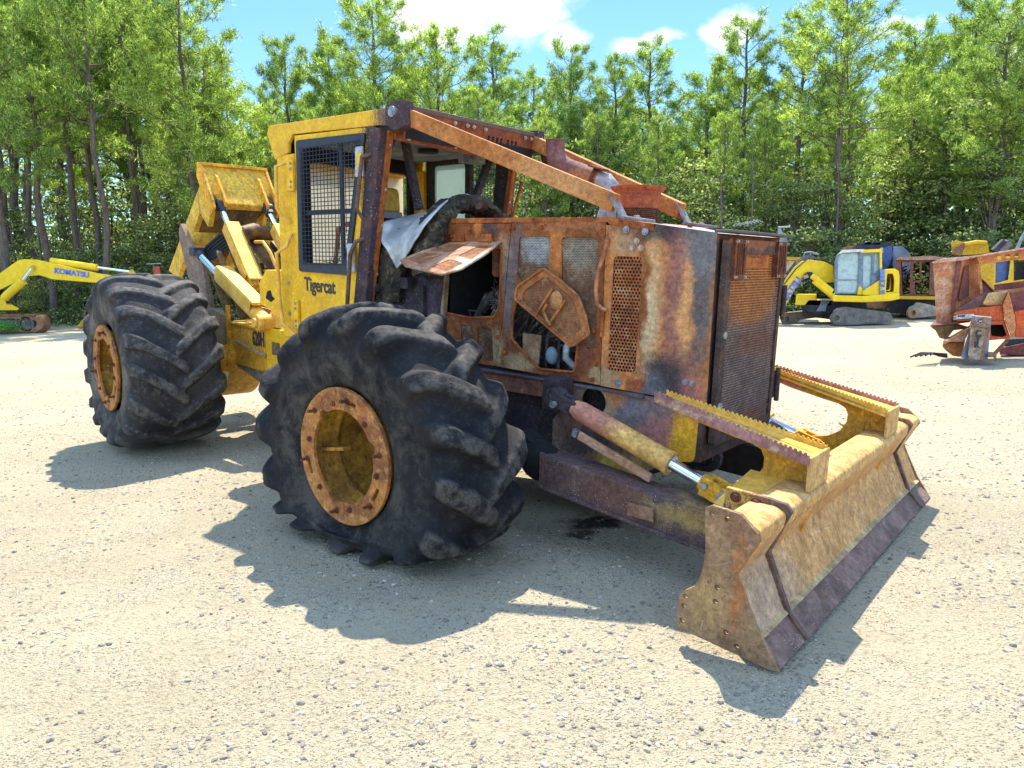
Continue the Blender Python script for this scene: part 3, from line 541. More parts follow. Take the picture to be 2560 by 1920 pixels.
MB().tube([(.60, hy-.02, 1.45), (.58, hy-.03, 1.41), (.61, hy-.03, 1.35), (.63, hy-.02, 1.32)], .011, 6).build('latch_lever', M_RUSTO, ha, smooth=60)
MB().tube([(.335, hy, 1.50), (.30, -.50, 1.45), (.275, -.495, 1.38)], .014, 6).build('torn_hinge', M_RUST, ha, smooth=60)
# raised flap over opening A
def fl(a, b): t = b; return (a-.03*t, -.495-.46*t, 1.83-(.145 if a < 0 else .21)*t-(.0)*t) if 0 else (a+(-.03)*t, -.495-.458*t, 1.832-(.142+.08*(a+.30)/.46)*t)
fo = [(-.30, 0), (.163, 0), (.18, .35), (.165, .78), (.10, 1.0), (-.22, 1.04), (-.33, .92), (-.34, .5)]
fh = [rounded([(-.285, .08), (-.085, .08), (-.11, .44), (-.30, .44)], .03), rounded([(.03, .10), (.14, .10), (.145, .55), (.0, .50)], .03), rounded([(-.31, .52), (-.12, .52), (-.13, .92), (-.30, .86)], .03), rounded([(-.01, .62), (.13, .66), (.10, .92), (-.05, .92)], .03)]
flm = layered('flap_rust', ((.46, .23, .12), (.34, .145, .07), (.52, .42, .32)), [((.62, .52, .42), (.10, -.75, 1.7), (.10, .14, .2), .7, .7)])
fm = MB().plate(fo, fh, fl, (0, .0, .008), .9).build('hinged_flap', flm, SK)
for h_ in fh: MB().perf(h_, .012, .0038, lambda a, b: fl(a, b)) if 0 else None
fs_ = MB()
for h_ in fh:
    us = [(p[0], p[1]*.46) for p in h_]; fs_.perf(us, .0115, .0036, lambda a, b: (lambda q: (q[0], q[1], q[2]+.003))(fl(a, b/.46)))
fs_.build('flap_screen', bpy.data.materials['hatch_screen'], fm)
fr_ = MB().tube([fl(*p) for p in fo]+[fl(*fo[0])], .007, 6, False).build('flap_rim', flm, fm, smooth=60)
MB().bar(fl(-.22, .70), fl(-.02, .25), .012, .012).bar(fl(.02, .35), fl(-.10, .65), .02, .008).build('flap_brace', flm, fm)
for x in (-.22, .03): MB().cyl((x-.06, -.505, 1.845), (x+.06, -.505, 1.845), .012, 8).box(x-.05, x+.05, -.502, -.492, 1.845, 1.89).build('flap_hinge', M_RUST, fm)
# inside of the engine bay: block, hoses, filters, debris
MB().box(-.35, 1.45, .05, .10, .95, 1.93).box(-.36, -.33, -.45, .05, 1.0, 1.9).box(-.3, .95, -.42, .05, .92, .96).build('firewall', M_SOOT, SK)
eb = MB(); eb.box(.1, .85, -.28, .02, 1.0, 1.42).box(.2, .8, -.24, .02, 1.42, 1.6).cyl((.35, -.3, 1.15), (.35, -.28, 1.15), .06).cyl((.55, -.34, 1.10), (.55, -.28, 1.10), .045)
for k in range(5): eb.cyl((.18+.14*k, -.2, 1.6), (.18+.14*k, -.2, 1.68), .035, 10)
for k in range(9): x = .05+.1*k; eb.tube([(x, -.35, 1.0), (x+.03, -.38, 1.15+.02*k), (x+.1, -.33, 1.3), (x+.14, -.25, 1.36)], .012, 6)
for k in range(16):
    x = -.28+.42*RNG.random(); z = 1.05+.2*RNG.random(); eb.tube([(x, -.30, z), (x+.08*RNG.random(), -.36, z+.12), (x+.15, -.34, z+.22*RNG.random()+.1), (x+.2, -.25, z+.3)], .009+.016*RNG.random(), 7)
for k in range(14):
    x = .28+.45*RNG.random(); z = 1.03+.3*RNG.random(); eb.tube([(x, -.30, z), (x+.06, -.38, z+.05*RNG.random()), (x+.14, -.36, z+.12*RNG.random()), (x+.16, -.25, z+.2)], .006+.013*RNG.random(), 7)
eb.build('engine', layered('burnt_engine', ((.035, .03, .03), (.09, .07, .06), (.24, .20, .17)), grime=.2), SK, bevel=.005)
MB().tube([(.79, -.36, 1.06), (.71, -.40, 1.05), (.655, -.41, 1.10), (.65, -.40, 1.17), (.70, -.38, 1.22)], .024, 10).build('ash_hose', layered('ash_hose', ((.62, .62, .62), (.35, .35, .36)), fine=120), SK, smooth=60)
MB().sphere((.52, -.38, 1.10), .055, 14, 10, (.85, .6, 1.1)).build('oil_filter', plain('filter_blue', (.22, .28, .33), .6), SK, smooth=60)
MB().plate([(.285, 1.02), (.42, 1.02), (.44, 1.23), (.285, 1.235)], [], lambda a, b: (a, -.40, b), (0, 1, 0), .01).build('heat_shield', layered('heat_shield', ((.45, .3, .16), (.3, .17, .09))), SK)
for x in (-.02, .085): MB().tube([(x, -.30, 1.90), (x, -.30, 1.62), (x, -.30, 1.60)], [.05, .05, .035], 14).build('filter_canister', layered('canister', ((.30, .15, .10), (.20, .10, .07))), SK, smooth=50)
for k, (cx, cz) in enumerate(((.06, 1.42), (.36, 1.44))):
    db = MB()
    for i in range(150):
        a = Vector((cx+RNG.normal(0, .045), -.36+RNG.normal(0, .03), cz+RNG.normal(0, .05))); b = a+Vector(RNG.normal(0, .035, 3)); db.tube([a, b], .0018, 3, False)
    tag(db.build('burnt_wiring', layered('wire_ash', ((.10, .095, .085), (.42, .40, .34)), fine=140), SK), kind='stuff')
# cylinder-side of cab base beside opening
MB().plate([(-.98, .98), (-.44, 1.0), (-.34, 1.60), (-.36, 1.83), (-.80, 1.83)], [], lambda a, b: (a, -.525, b), (0, 1, 0), .02).build('cab_footwell', layered('cab_footwell', ((.045, .035, .05), (.075, .05, .065)), [((.11, .06, .08), (-.6, -.52, 1.3), (.12, .3, .2), .8, .7)], specks=((.5, .45, .45), 75)), SK)
MB().bar((-.40, -.50, 1.0), (-.345, -.50, 1.62), .03, .045, up=(0, 1, 0)).build('tan_strut', layered('tan_strut', ((.40, .26, .15), (.28, .16, .09))), SK, bevel=.004)
# ---- struts from cab roof to hood
for s in (-1, 1):
    a, b = Vector((-.535, s*.71, 2.678)), Vector((.995, s*.42, 2.062))
    st = MB().bar(a, b, .055, .108, up=(0, 0, 1)).build('roof_strut', layered('roof_strut', ((.52, .20, .055), (.42, .14, .035), (.28, .085, .025)), [((.60, .30, .12), (.6, -.5, 2.2), (.3, .9, .2), 1, .6)], warp=.05) if s < 0 else bpy.data.materials['roof_strut'], SK, bevel=.006)
    for m_, mt in (((lambda f: f), 0),):
        ft = MB(); ft.bar((.965, s*.42, 2.115), (1.055, s*.42, 1.975), .075, .018, up=(1, 0, .6)).bar((1.03, s*.42, 1.983), (1.24, s*.42, 1.955), .09, .018); ft.build('strut_foot', layered('foot_grey', ((.28, .24, .235), (.18, .15, .15))) if s < 0 else bpy.data.materials['foot_grey'], st, bevel=.003)
        bolt(1.14, s*.42, 1.978, .02, (0, 0, 1), st)
# ---- intake bowl, elbow, exhaust
bowl = MB(); prof = [(.135, 2.06), (.138, 2.10), (.150, 2.165), (.172, 2.185), (.180, 2.20)]; c0 = (.86, .06)
for (ra, za), (rb, zb) in zip(prof, prof[1:]): bowl.tube([(c0[0], c0[1], za), (c0[0], c0[1], zb)], [ra, rb], 40, False)
bowl.tube([(c0[0], c0[1], 2.20), (c0[0], c0[1], 2.19)], [.180, .168], 40, False); bowl.cyl((c0[0], c0[1], 2.15), (c0[0], c0[1], 2.152), .15, 40)
bo = bowl.build('intake_bowl', layered('bowl_rust', ((.33, .075, .03), (.42, .12, .05), (.24, .06, .03))), SK, smooth=50)
MB().perf([(0, 1.985), (math.pi*2, 1.985), (math.pi*2, 2.06), (0, 2.06)], .0125, .0042, lambda a, b: (c0[0]+.138*math.cos(a*1), c0[1]+.138*math.sin(a*1), b)) if 0 else None
sc = MB(); sc.perf([(0, 1.965), (.87, 1.965), (.87, 2.062), (0, 2.062)], .0125, .0042, lambda a, b: (c0[0]+.1385*math.cos(a/.1385), c0[1]+.1385*math.sin(a/.1385), b)); sc.build('bowl_screen', M_RUSTD, bo)
MB().cyl((c0[0], c0[1], 1.96), (c0[0], c0[1], 2.10), .10, 24).build('bowl_core', M_SOOT, bo)
ex = MB().tube([(0, .30, 2.60), (.0, .30, 2.53), (.01, .30, 2.47), (.05, .30, 2.42), (.11, .30, 2.39)], [.074, .070, .074, .078, .072], 22, False).tube([(.09, .30, 2.398), (.40, .30, 2.29)], [.069, .070], 22)
exo = ex.build('exhaust_stack', layered('exhaust_stack', ((.17, .07, .065), (.24, .10, .08), (.14, .05, .05)), [((.45, .17, .06), (.28, .3, 2.27), (.14, .3, .1), .7, .9)]), SK, smooth=50)
MB().cyl((.365, .30, 2.302), (.39, .30, 2.293), .082, 24).bar((.36, .25, 2.385), (.48, .25, 2.35), .09, .012).build('exhaust_clamp', M_RUSTD, exo)
MB().tube([(.39, .30, 2.293), (.45, .305, 2.275), (.50, .31, 2.22), (.49, .32, 2.13), (.42, .34, 1.97)], [.062, .066, .068, .066, .065], 20).build('grey_elbow_pipe', layered('pipe_ash', ((.42, .38, .36), (.30, .26, .28), (.55, .5, .42))), exo, smooth=60)

# ---- cab
CABY = .745
fpost = lambda z: -.835+(-.22)*(2.64-z)/1.26              # leaning front edge of the door post
cabm = layered('cab_paint', dash=.35, base=((.86, .50, .018), (.76, .40, .018)), blobs=[(CHAR, (-.74, -.745, 2.0), (.21, .25, 1.6), .28, .97), (BR, (-.93, -.745, 1.2), (.06, .25, .5), .8, .7)], specks=((.6, .52, .45), 48), mott=.4, rough=.6, bump=.15, grime=.3, grimecol=(.28, .14, .03), warp=.02)
PILL = layered('burnt_pillar', ((.05, .035, .045), (.09, .05, .05), (.16, .07, .05)), specks=((.68, .58, .52), 44), grime=.3)
def roofside(s):
    y0, y1 = (s*CABY, s*(CABY-.03)); pts = [(-2.12, 2.76), (-.50, 2.735), (-.47, 2.60), (-.78, 2.632), (-1.80, 2.665), (-1.86, 2.60), (-1.87, 2.53), (-2.06, 2.49), (-2.16, 2.70)]
    return MB().prism(pts, min(y0, y1), max(y0, y1))
roofm = layered('roof_paint', ((.80, .46, .03), (.70, .38, .03)), [((.11, .065, .06), (-.42, -.7, 2.7), (.38, 4, .3), .3, .95)], specks=((.62, .5, .45), 60), mott=.4, rough=.6, grime=.4, grimecol=(.25, .12, .03), warp=.03)
rf = MB().box(-2.10, -.50, -.715, .715, 2.71, 2.748).build('roof', roofm, SK, bevel=.008)
for s in (-1, 1): roofside(s).build('roof_fascia', roofm, rf, bevel=.006)
pt_ = [(-2.09, -.745), (-2.27, -.60), (-2.27, .60), (-2.09, .745)]; pb_ = [(-2.03, -.745), (-2.17, -.58), (-2.17, .58), (-2.03, .745)]
rb = MB().add([(x, y, 2.757 if abs(y) > .7 else 2.70) for x, y in pt_]+[(x, y, 2.49 if abs(y) > .7 else 2.44) for x, y in pb_], [(0, 1, 2, 3), (7, 6, 5, 4), (0, 4, 5, 1), (1, 5, 6, 2), (2, 6, 7, 3), (3, 7, 4, 0)])
rb.build('roof_rear_housing', M_YEL, rf, bevel=.006)
lv = MB(); A_, B_, C_, D_ = Vector((-2.09, -.745, 2.757)), Vector((-2.27, -.60, 2.70)), Vector((-2.17, -.58, 2.44)), Vector((-2.03, -.745, 2.49)); nn_ = (B_-A_).cross(D_-A_).normalized()*.004
if nn_.y > 0: nn_ = -nn_
for k in range(4):
    u0, u1 = .16+.19*k, .26+.19*k; w_ = lambda u, v: A_.lerp(B_, u).lerp(D_.lerp(C_, u), v)+nn_; lv.add([w_(u0, .28), w_(u1, .28), w_(u1, .66), w_(u0, .66)], [(0, 1, 2, 3)])
lv.build('roof_louvre', M_YELD, rf)
# front visor with slots (faces +x)
vs = MB(); vz = lambda y: 2.735-.0*(y); slots = [rounded([(y, 2.655), (y+.028, 2.655), (y+.028, 2.555), (y, 2.555)], .006) for y in [-.62+.045*k for k in range(4)]+[-.40+.045*k for k in range(3)]+[.13+.05*k for k in range(4)]+[.36+.05*k for k in range(3)]]
vs.plate([(-.70, 2.72), (.70, 2.735), (.70, 2.50), (-.70, 2.52)], slots, lambda a, b: (-.505-.05*(2.72-b)/.2, a, b), (-1, 0, 0), .008); vo = vs.build('roof_visor', layered('visor_rust', ((.27, .075, .03), (.20, .055, .028), (.38, .12, .045))), rf)
MB().box(-.56, -.53, -.69, .69, 2.53, 2.70).build('visor_back', M_SOOT, vo)
for y in (-.66, -.12, -.05, -.25, .08, .56, .64): bolt(-.50, y, 2.69, .012, (1, 0, 0), vo)
for y in (-.66, -.2, .3, .62): bolt(-.545, y, 2.535, .012, (1, 0, 0), vo)
for s in (-1, 1):                                              # corner boxes with strut pins
    cbx = MB().prism([(-.66, 2.62), (-.66, 2.74), (-.60, 2.765), (-.47, 2.765), (-.455, 2.60), (-.55, 2.575)], s*.73-.045, s*.73+.045).build('corner_box', PILL, rf, bevel=.006)
    MB().cyl((-.567, s*.775, 2.695), (-.567, s*.80, 2.695), .036, 24).cyl((-.567, s*.80, 2.695), (-.567, s*.806, 2.695), .022, 16).build('strut_pin', M_STEEL, cbx, smooth=40)
MB().plate([(-.56, 2.70), (-.45, 2.70), (-.42, 2.50), (-.50, 2.49)], [], lambda a, b: (a, .80, b), (0, 1, 0), .012).build('side_bracket', M_RUSTD, rf)
for s in (-1, 1):                                              # pillars: door post, front post
    pp = [(fpost(2.63), 2.63), (fpost(2.63)+.125, 2.60), (fpost(1.0)+.155, 1.0), (fpost(1.0), 1.0)]
    MB().prism([(fpost(2.63)+.014, 2.63), (fpost(2.63)+.13, 2.60), (fpost(.95)+.155, .95), (fpost(.95)+.014, .95)], s*CABY-(.0 if s > 0 else 0)-.035, s*CABY+.035 if s < 0 else CABY+.0).build('front_pillar', PILL, SK, bevel=.008)
    MB().bar((-.715, s*.69, 2.60), (-.935, s*.715, 1.38), .05, .05, up=(0, 1, 0)).build('windscreen_post', M_RUST, SK, bevel=.005)
    MB().box(-2.04, -1.80, s*.70-.04, s*.70+.04, 1.05, 2.52).build('rear_pillar', M_YEL, SK, bevel=.008)
    for z in (2.5, 2.2, 1.95, 1.6): bolt(-.70-.18*(2.6-z), s*.69, z, .012, (1, 0, 0), SK)
MB().bar((-.72, -.66, 2.575), (-.72, .66, 2.555), .05, .06).build('windscreen_header', M_RUSTO, SK, bevel=.006)
for y0, y1 in ((-.67, -.58), (.58, .67)): MB().plate([(y0, 2.56), (y1, 2.56), ((y0+y1)/2, 2.54), (y0 if y0 < 0 else y1, 2.44)], [], lambda a, b: (-.735, a, b), (1, 0, 0), .01).build('corner_gusset', M_CHAR, SK)
MB().bar((-.91, -.70, 1.50), (-.91, .70, 1.50), .05, .06).build('windscreen_sill', M_CHAR, SK)
# cab door (right side)
dm = [( -1.775, 2.652), (fpost(2.63)+.0, 2.63), (-1.035, 1.40), (-1.07, 1.05), (-1.82, 1.05)]
wo = rounded([(-1.735, 2.61), (-.895, 2.593), (-1.125, 1.585), (-1.752, 1.60)], .03); wi = rounded([(-1.665, 2.545), (-.965, 2.53), (-1.16, 1.67), (-1.69, 1.67)], .05)
dj = MB().plate(dm, [wo], lambda a, b: (a, -CABY, b), (0, 1, 0), .03).build('cab_door', cabm, SK, bevel=.004)
wf = MB().plate(wo, [wi], lambda a, b: (a, -CABY-.018, b), (0, 1, 0), .03).build('window_frame', M_BLK, dj, bevel=.004)
wg = MB()
def dwx(z): return np.interp(z, [1.67, 2.545], [-1.69, -1.665]), np.interp(z, [1.67, 2.53], [-1.16, -.965])
for k in range(29): z = 1.66+k*.0315; a, b = dwx(z); wg.cyl((a-.02, -CABY-.028, z), (b+.02, -CABY-.028, z), .0032, 5)
for k in range(17):
    x = -1.665+k*.043; zt = 2.545; zb = 1.67 if x < -1.16 else 1.67+(x+1.16)/.195*.86
    if zb < zt: wg.cyl((x, -CABY-.033, zb-.01), (x, -CABY-.033, zt), .0032, 5)
wg.build('wire_guard', M_BLK, wf)
MB().box(-1.69, -1.0, -.735, -.72, 2.045, 2.075).build('window_bar', M_BLK, wf)
MB().box(-1.24, -1.20, -.73, -.715, 1.67, 2.54).build('window_bar', M_BLK, wf)
text('Tigercat', 'lettering', .150, (-1.70, -CABY-.003, 1.452), (1, 0, -.035), (.0, 0, 1), M_INK, dj, .002, .022, .80)
MB().box(-1.33, -1.20, -CABY-.02, -CABY+.005, 1.13, 1.24).build('door_latch', M_BLK, dj, bevel=.008)
for z, mt in ((2.40, M_STEEL), (1.72, M_STEEL)):
    x = fpost(z)-.06; hg = MB(); hg.prism([(x-.05, z+.10), (x+.03, z+.10), (x+.035, z-.11), (x-.055, z-.11)], -CABY-.035, -CABY-.018); h_ = hg.build('door_hinge', layered('hinge_grey', ((.42, .43, .46), (.30, .31, .34))) if z > 2 else bpy.data.materials['hinge_grey'], dj, bevel=.006)
    MB().prism([(x-.015, z+.05), (x+.03, z+.06), (x+.03, z-.05), (x-.02, z-.04)], -CABY-.045, -CABY-.034).build('hinge_leaf', M_YEL, h_)
for z in (2.35, 1.25):
    h_ = MB().prism([(-1.86, z+.12), (-1.77, z+.12), (-1.77, z-.12), (-1.86, z-.12)], -CABY-.03, -CABY-.005).build('rear_hinge', M_YEL, SK, bevel=.006)
    for k in (-.09, -.05, .05, .09): bolt(-1.795, -CABY-.032, z+k, .010, parent=h_)
HR = layered('handrail', ((.16, .09, .07), (.10, .06, .05), (.26, .12, .07)))
MB().tube([(-.80, -.76, 2.44), (-.86, -.82, 2.42), (-.885, -.82, 2.30), (-.93, -.82, 2.06), (-.90, -.79, 2.0), (-.875, -.76, 1.985)], .015, 8).build('handrail', HR, SK, smooth=60)
MB().tube([(-.90, -.76, 1.86), (-.95, -.82, 1.83), (-1.0, -.83, 1.74), (-1.04, -.83, 1.45), (-1.09, -.82, 1.10)], .016, 8).build('handrail', HR, SK, smooth=60)
MB().tube([(-1.86, -.75, 2.46), (-1.93, -.82, 2.42), (-1.94, -.82, 2.1), (-1.90, -.80, 2.03), (-1.85, -.76, 1.98)], .016, 8).build('handrail', M_YELL, SK, smooth=60)
MB().tube([(-1.84, -.76, 1.90), (-1.85, -.80, 1.80), (-1.95, -.83, 1.74), (-1.93, -.83, 1.30), (-1.90, -.83, 1.17), (-1.80, -.80, 1.10), (-1.78, -.78, 1.02)], .016, 8).build('handrail', M_YELL, SK, smooth=60)
MB().tube([(-.76, .76, 2.40), (-.74, .82, 2.38), (-.85, .82, 2.05), (-.88, .80, 1.95)], .015, 8).build('handrail', M_RUST, SK, smooth=60)
# interior
def dusty_pane(name, colr, k):
    m, t, p = newmat(name); c = t.coord(); col = t.mix(t.m('MULTIPLY', t.step(t.noise(c, 9, 6, .7), .5, .72), .4), colr, tuple(x*.6 for x in colr)); t.put(p.inputs['Base Color'], col); p.inputs['Roughness'].default_value = .5
    tr = t.node('ShaderNodeBsdfTranslucent'); t.put(tr.inputs[0], col); mx = t.node('ShaderNodeMixShader'); mx.inputs[0].default_value = k
    t.l.new(p.outputs[0], mx.inputs[1]); t.l.new(tr.outputs[0], mx.inputs[2]); t.l.new(mx.outputs[0], m.node_tree.nodes['Material Output'].inputs[0]); return m
INT = plain('grey_liner', (.20, .21, .23), .9, 0, .4, 6, .3); CREAM = layered('cream_panel', ((.82, .80, .72), (.74, .72, .64)), rough=.8, grime=.15, grimecol=(.3, .28, .2))
MB().box(-2.0, -.80, -.69, .69, 1.02, 1.08).build('cab_floor', M_SOOT, SK)
MB().plate([(-.68, 1.05), (.68, 1.05), (.68, 2.68), (-.68, 2.68)], [rounded([(-.50, 1.35), (.60, 1.35), (.60, 2.49), (-.50, 2.49)], .05)], lambda a, b: (-1.93, a, b), (-1, 0, 0), .04).build('cab_rear_wall', M_SOOT, SK)
MB().box(-2.12, -2.105, -.58, .68, 1.30, 2.56).build('rear_shield', dusty_pane('dusty_pane', (.84, .82, .72), .62), SK)
MB().box(-1.88, -.68, -.68, .68, 2.60, 2.64).build('headliner', INT, SK)
MB().plate([(-1.8, 1.05), (-.9, 1.05), (-.72, 2.62), (-1.8, 2.62)], [rounded([(-1.70, 1.75), (-1.30, 1.75), (-1.30, 2.56), (-1.70, 2.56)], .04), rounded([(-1.24, 1.75), (-1.0, 1.75), (-.93, 2.56), (-1.24, 2.56)], .03)], lambda a, b: (a, .70, b), (0, 1, 0), .04).build('left_cab_door', M_CHAR, SK)
MB().box(-1.70, -1.30, .712, .718, 1.75, 2.56).build('left_window', dusty_pane('pale_pane', (.66, .78, .74), .6), SK)
lg = MB()
for k in range(14): lg.cyl((-1.70+.03*k*1.0, .745, 1.75), (-1.70+.03*k, .745, 2.56), .003, 4)
for k in range(9): lg.cyl((-1.24+.035*k, .745, 1.75), (-1.24+.035*k, .745, 2.56), .003, 4)
for k in range(20): lg.cyl((-1.24, .745, 1.77+.04*k), (-.94, .745, 1.77+.04*k), .003, 4)
lg.build('wire_guard', M_BLK, SK)
for a_, b_ in (((-.90, -.38, 2.60), (-.76, -.37, 2.08)), ((-.90, .60, 2.60), (-.85, .30, 2.12))): MB().bar(a_, b_, .05, .055, up=(0, 1, 0)).build('protection_bar', M_CHAR, SK, bevel=.004)
MB().cyl((-1.15, .10, 2.597), (-1.15, .10, 2.57), .085, 20).build('ceiling_speaker', M_SOOT, SK)
MB().box(-.98, -.86, .28, .48, 2.50, 2.58).cyl((-.858, .33, 2.54), (-.85, .33, 2.54), .018).cyl((-.858, .43, 2.54), (-.85, .43, 2.54), .018).build('radio', INT, SK)
seat = MB().prism([(-1.62, 1.45), (-1.10, 1.50), (-1.10, 1.40), (-1.60, 1.32)], -.26, .22).prism([(-1.62, 1.45), (-1.50, 1.47), (-1.62, 2.15), (-1.72, 2.12)], -.24, .20).build('seat', plain('seat_black', (.03, .03, .035), .8), SK, bevel=.04)
MB().prism(rounded([(-1.66, 2.12), (-1.54, 2.10), (-1.56, 2.30), (-1.66, 2.32)], .04), -.16, .14).build('headrest', plain('headrest_yellow', (.60, .36, .05), .6), seat, bevel=.03)
MB().prism([(-1.66, 2.06), (-1.52, 2.05), (-1.53, 2.105), (-1.66, 2.12)], -.17, .15).build('headrest_base', INT, seat)
MB().tube([(-1.62, -.55, 1.30), (-1.50, -.55, 1.95), (-1.35, -.55, 1.98), (-1.25, -.5, 1.9)], .018, 6).build('grab_bar', M_RUSTO, SK, smooth=60)
MB().box(-1.35, -1.15, -.62, -.45, 1.5, 1.72).build('side_console', M_SOOT, SK)
rg = MB()
for k in range(40): a = Vector((-1.55+.5*RNG.random(), -.66+.06*RNG.random(), 1.64+.06*RNG.random())); rg.tube([a, a+Vector(RNG.normal(0, .04, 3))], .004, 3)
tag(rg.build('burnt_debris', layered('debris', ((.4, .3, .15), (.1, .09, .08))), SK), kind='stuff')
# melted liner arch and grey drape over the dash
def sweep(pts, half_w, th, name, mat, rough_amp=.02, n=14, ax=(1, 0, 0)):
    mb = MB(); N_ = len(pts); ax = Vector(ax)
    for i in range(N_):
        p = Vector(pts[i]); t = (Vector(pts[min(i+1, N_-1)])-Vector(pts[max(i-1, 0)])).normalized(); b = t.cross(ax).normalized()
        for k in range(n):
            a = 2*math.pi*k/n; q = p+ax*math.cos(a)*half_w+b*math.sin(a)*th; q += Vector((mn.noise(q*14), mn.noise(q*14+Vector((7, 0, 0))), mn.noise(q*14+Vector((0, 9, 0)))))*rough_amp+Vector((mn.noise(q*50), mn.noise(q*47), mn.noise(q*55)))*rough_amp*.6; mb.v.append(tuple(q))
    for i in range(N_-1): mb.f += [(i*n+k, i*n+(k+1) % n, (i+1)*n+(k+1) % n, (i+1)*n+k) for k in range(n)]
    mb.f += [tuple(range(n)), tuple((N_-1)*n+k for k in range(n))]
    return mb.build(name, mat, SK, smooth=40)
MELT = layered('melted_liner', ((.020, .016, .013), (.06, .045, .028), (.20, .155, .085)), fine=45, bump=.9, grime=.8, grimecol=(.008, .008, .008))
arcp = [(-.43, -.66+.02, 1.60), (-.42, -.62, 1.75), (-.42, -.575, 1.90)]+[(-.42, -.20+.37*math.cos(math.radians(a)), 1.88+.24*math.sin(math.radians(a))) for a in range(172, -10, -9)]+[(-.42, .18, 1.72)]
P_ = []
for p, q in zip(arcp, arcp[1:]):
    for k in range(3): P_.append(Vector(p).lerp(Vector(q), k/3))
sweep(P_, .13, .055, 'melted_arch', MELT, .035, 20)
MB().prism([(-.36, 1.60), (-.36, 1.99), (-.44, 1.99), (-.44, 1.60)], -.44, .46).build('dash_backing', M_SOOT, SK)
MB().plate([(-.47, 1.62), (-.36, 1.62), (-.335, 1.99), (-.42, 1.96)], [], lambda a, b: (a, -.492, b), (0, 1, 0), .02).build('corner_panel', layered('corner_panel', ((.28, .17, .11), (.16, .09, .07))), SK)
# drape: smooth cloth from arch top down to a point
ctrl = [[(-.56, .0, 2.20), (-.48, -.20, 2.22), (-.36, -.46, 2.16), (-.34, -.66, 2.0)], [(-.70, -.10, 2.12), (-.64, -.34, 2.12), (-.48, -.58, 2.06), (-.40, -.72, 1.90)],
        [(-.84, -.42, 2.02), (-.76, -.54, 1.98), (-.60, -.68, 1.90), (-.48, -.74, 1.80)], [(-.90, -.68, 1.965), (-.84, -.66, 1.87), (-.74, -.64, 1.78), (-.62, -.63, 1.70)], [(-.87, -.72, 1.93), (-.82, -.68, 1.84), (-.76, -.66, 1.74), (-.70, -.65, 1.64)]]
dp = MB(); nu, nv_ = 28, 34
def bern(n, i, t): return math.comb(n, i)*t**i*(1-t)**(n-i)
for j in range(nv_+1):
    for i in range(nu+1):
        u, v = i/nu, j/nv_; q = Vector()
        for a in range(5):
            for b in range(4): q += Vector(ctrl[a][b])*bern(4, a, v)*bern(3, b, u)
        q += Vector((.3, -.6, .7))*(.016*math.sin(u*11+v*2)*v+.012*mn.noise(Vector((u*5, v*5, 2))))
        dp.v.append(tuple(q))
dp.f = [(j*(nu+1)+i, j*(nu+1)+i+1, (j+1)*(nu+1)+i+1, (j+1)*(nu+1)+i) for j in range(nv_) for i in range(nu)]
dm_, t_, p_ = newmat('grey_drape'); c_ = t_.coord(); t_.put(p_.inputs['Base Color'], t_.mix(t_.step(t_.noise(c_, 7, 5, .6), .38, .62), (.36, .38, .39), (.60, .61, .60))); p_.inputs['Roughness'].default_value = .42; p_.inputs['Metallic'].default_value = .25
t_.put(p_.inputs['Normal'], t_.bump(t_.noise(t_.scalev(c_, (6, 6, 3)), 2, 4), .5, .02))
do = dp.build('draped_liner', dm_, SK, smooth=180); sm = do.modifiers.new('t', 'SOLIDIFY'); sm.thickness = .012
sweep([(-.86, -.50, 1.90), (-.80, -.55, 1.80), (-.80, -.58, 1.66), (-.82, -.60, 1.52), (-.84, -.60, 1.40)], .12, .09, 'melted_dash', MELT, .05, 16)
MB().box(-.93, -.62, -.62, -.40, 1.50, 1.58).box(-.86, -.52, -.56, .5, 1.0, 1.52).build('dash_base', M_CHAR, SK)
sweep([(-.95, -.60, 1.50), (-.95, -.61, 1.30), (-.95, -.62, 1.10), (-.95, -.62, 1.0)], .055, .05, 'charred_column', MELT, .02, 10)
# ---- middle section: yellow frame side with step box, hinge
MB().prism([(-2.0, .60), (-2.0, 1.02), (-1.0, 1.02), (-1.0, .50), (-1.5, .45)], -.52, .52).build('mid_frame', M_YELD, SK, bevel=.01)
MB().box(-1.84, -1.0, -.70, -.52, .60, 1.04).build('step_box', M_YELD, SK, bevel=.015)
tk = MB().prism([(-2.38, 1.30), (-2.38, 1.48), (-2.27, 1.60), (-2.02, 1.60), (-1.99, 1.57), (-1.88, 1.57), (-1.88, 1.20), (-2.05, 1.12), (-2.15, 1.25)], -.74, -.40).build('hydraulic_box', M_YEL, SK, bevel=.01)
MB().plate([(-2.28, 1.36), (-2.25, 1.42), (-2.20, 1.43), (-2.18, 1.38), (-2.14, 1.36), (-2.20, 1.33)], [], lambda a, b: (a, -.744, b), (0, 1, 0), .002).build('torn_hole', M_SOOT, tk)
for x, z in ((-1.93, 1.50), (-1.93, 1.25), (-2.05, 1.30)): bolt(x, -.745, z, .013, parent=tk)
hs = MB()
for k in range(5): y = -.55+.08*k; hs.tube([(-2.30, y, 1.35), (-2.15, y-.03, 1.22), (-2.0, y-.05+.02*k, 1.05), (-1.92, y, .92)], .028, 8)
hs.build('hose_bundle', plain('hose_rubber', (.016, .015, .015), .7, 0, .4, 40), SK, smooth=60)
db = MB()
for i in range(260): a = Vector((RNG.uniform(-2.15, -1.85), RNG.uniform(-.6, -.3), 1.03+.08*RNG.random())); db.tube([a, a+Vector(RNG.normal(0, .05, 3))*Vector((1, 1, .4)).length*.6], .003, 3, False)
tag(db.build('bark_debris', plain('bark_debris', (.10, .06, .045), .95), SK), kind='stuff')
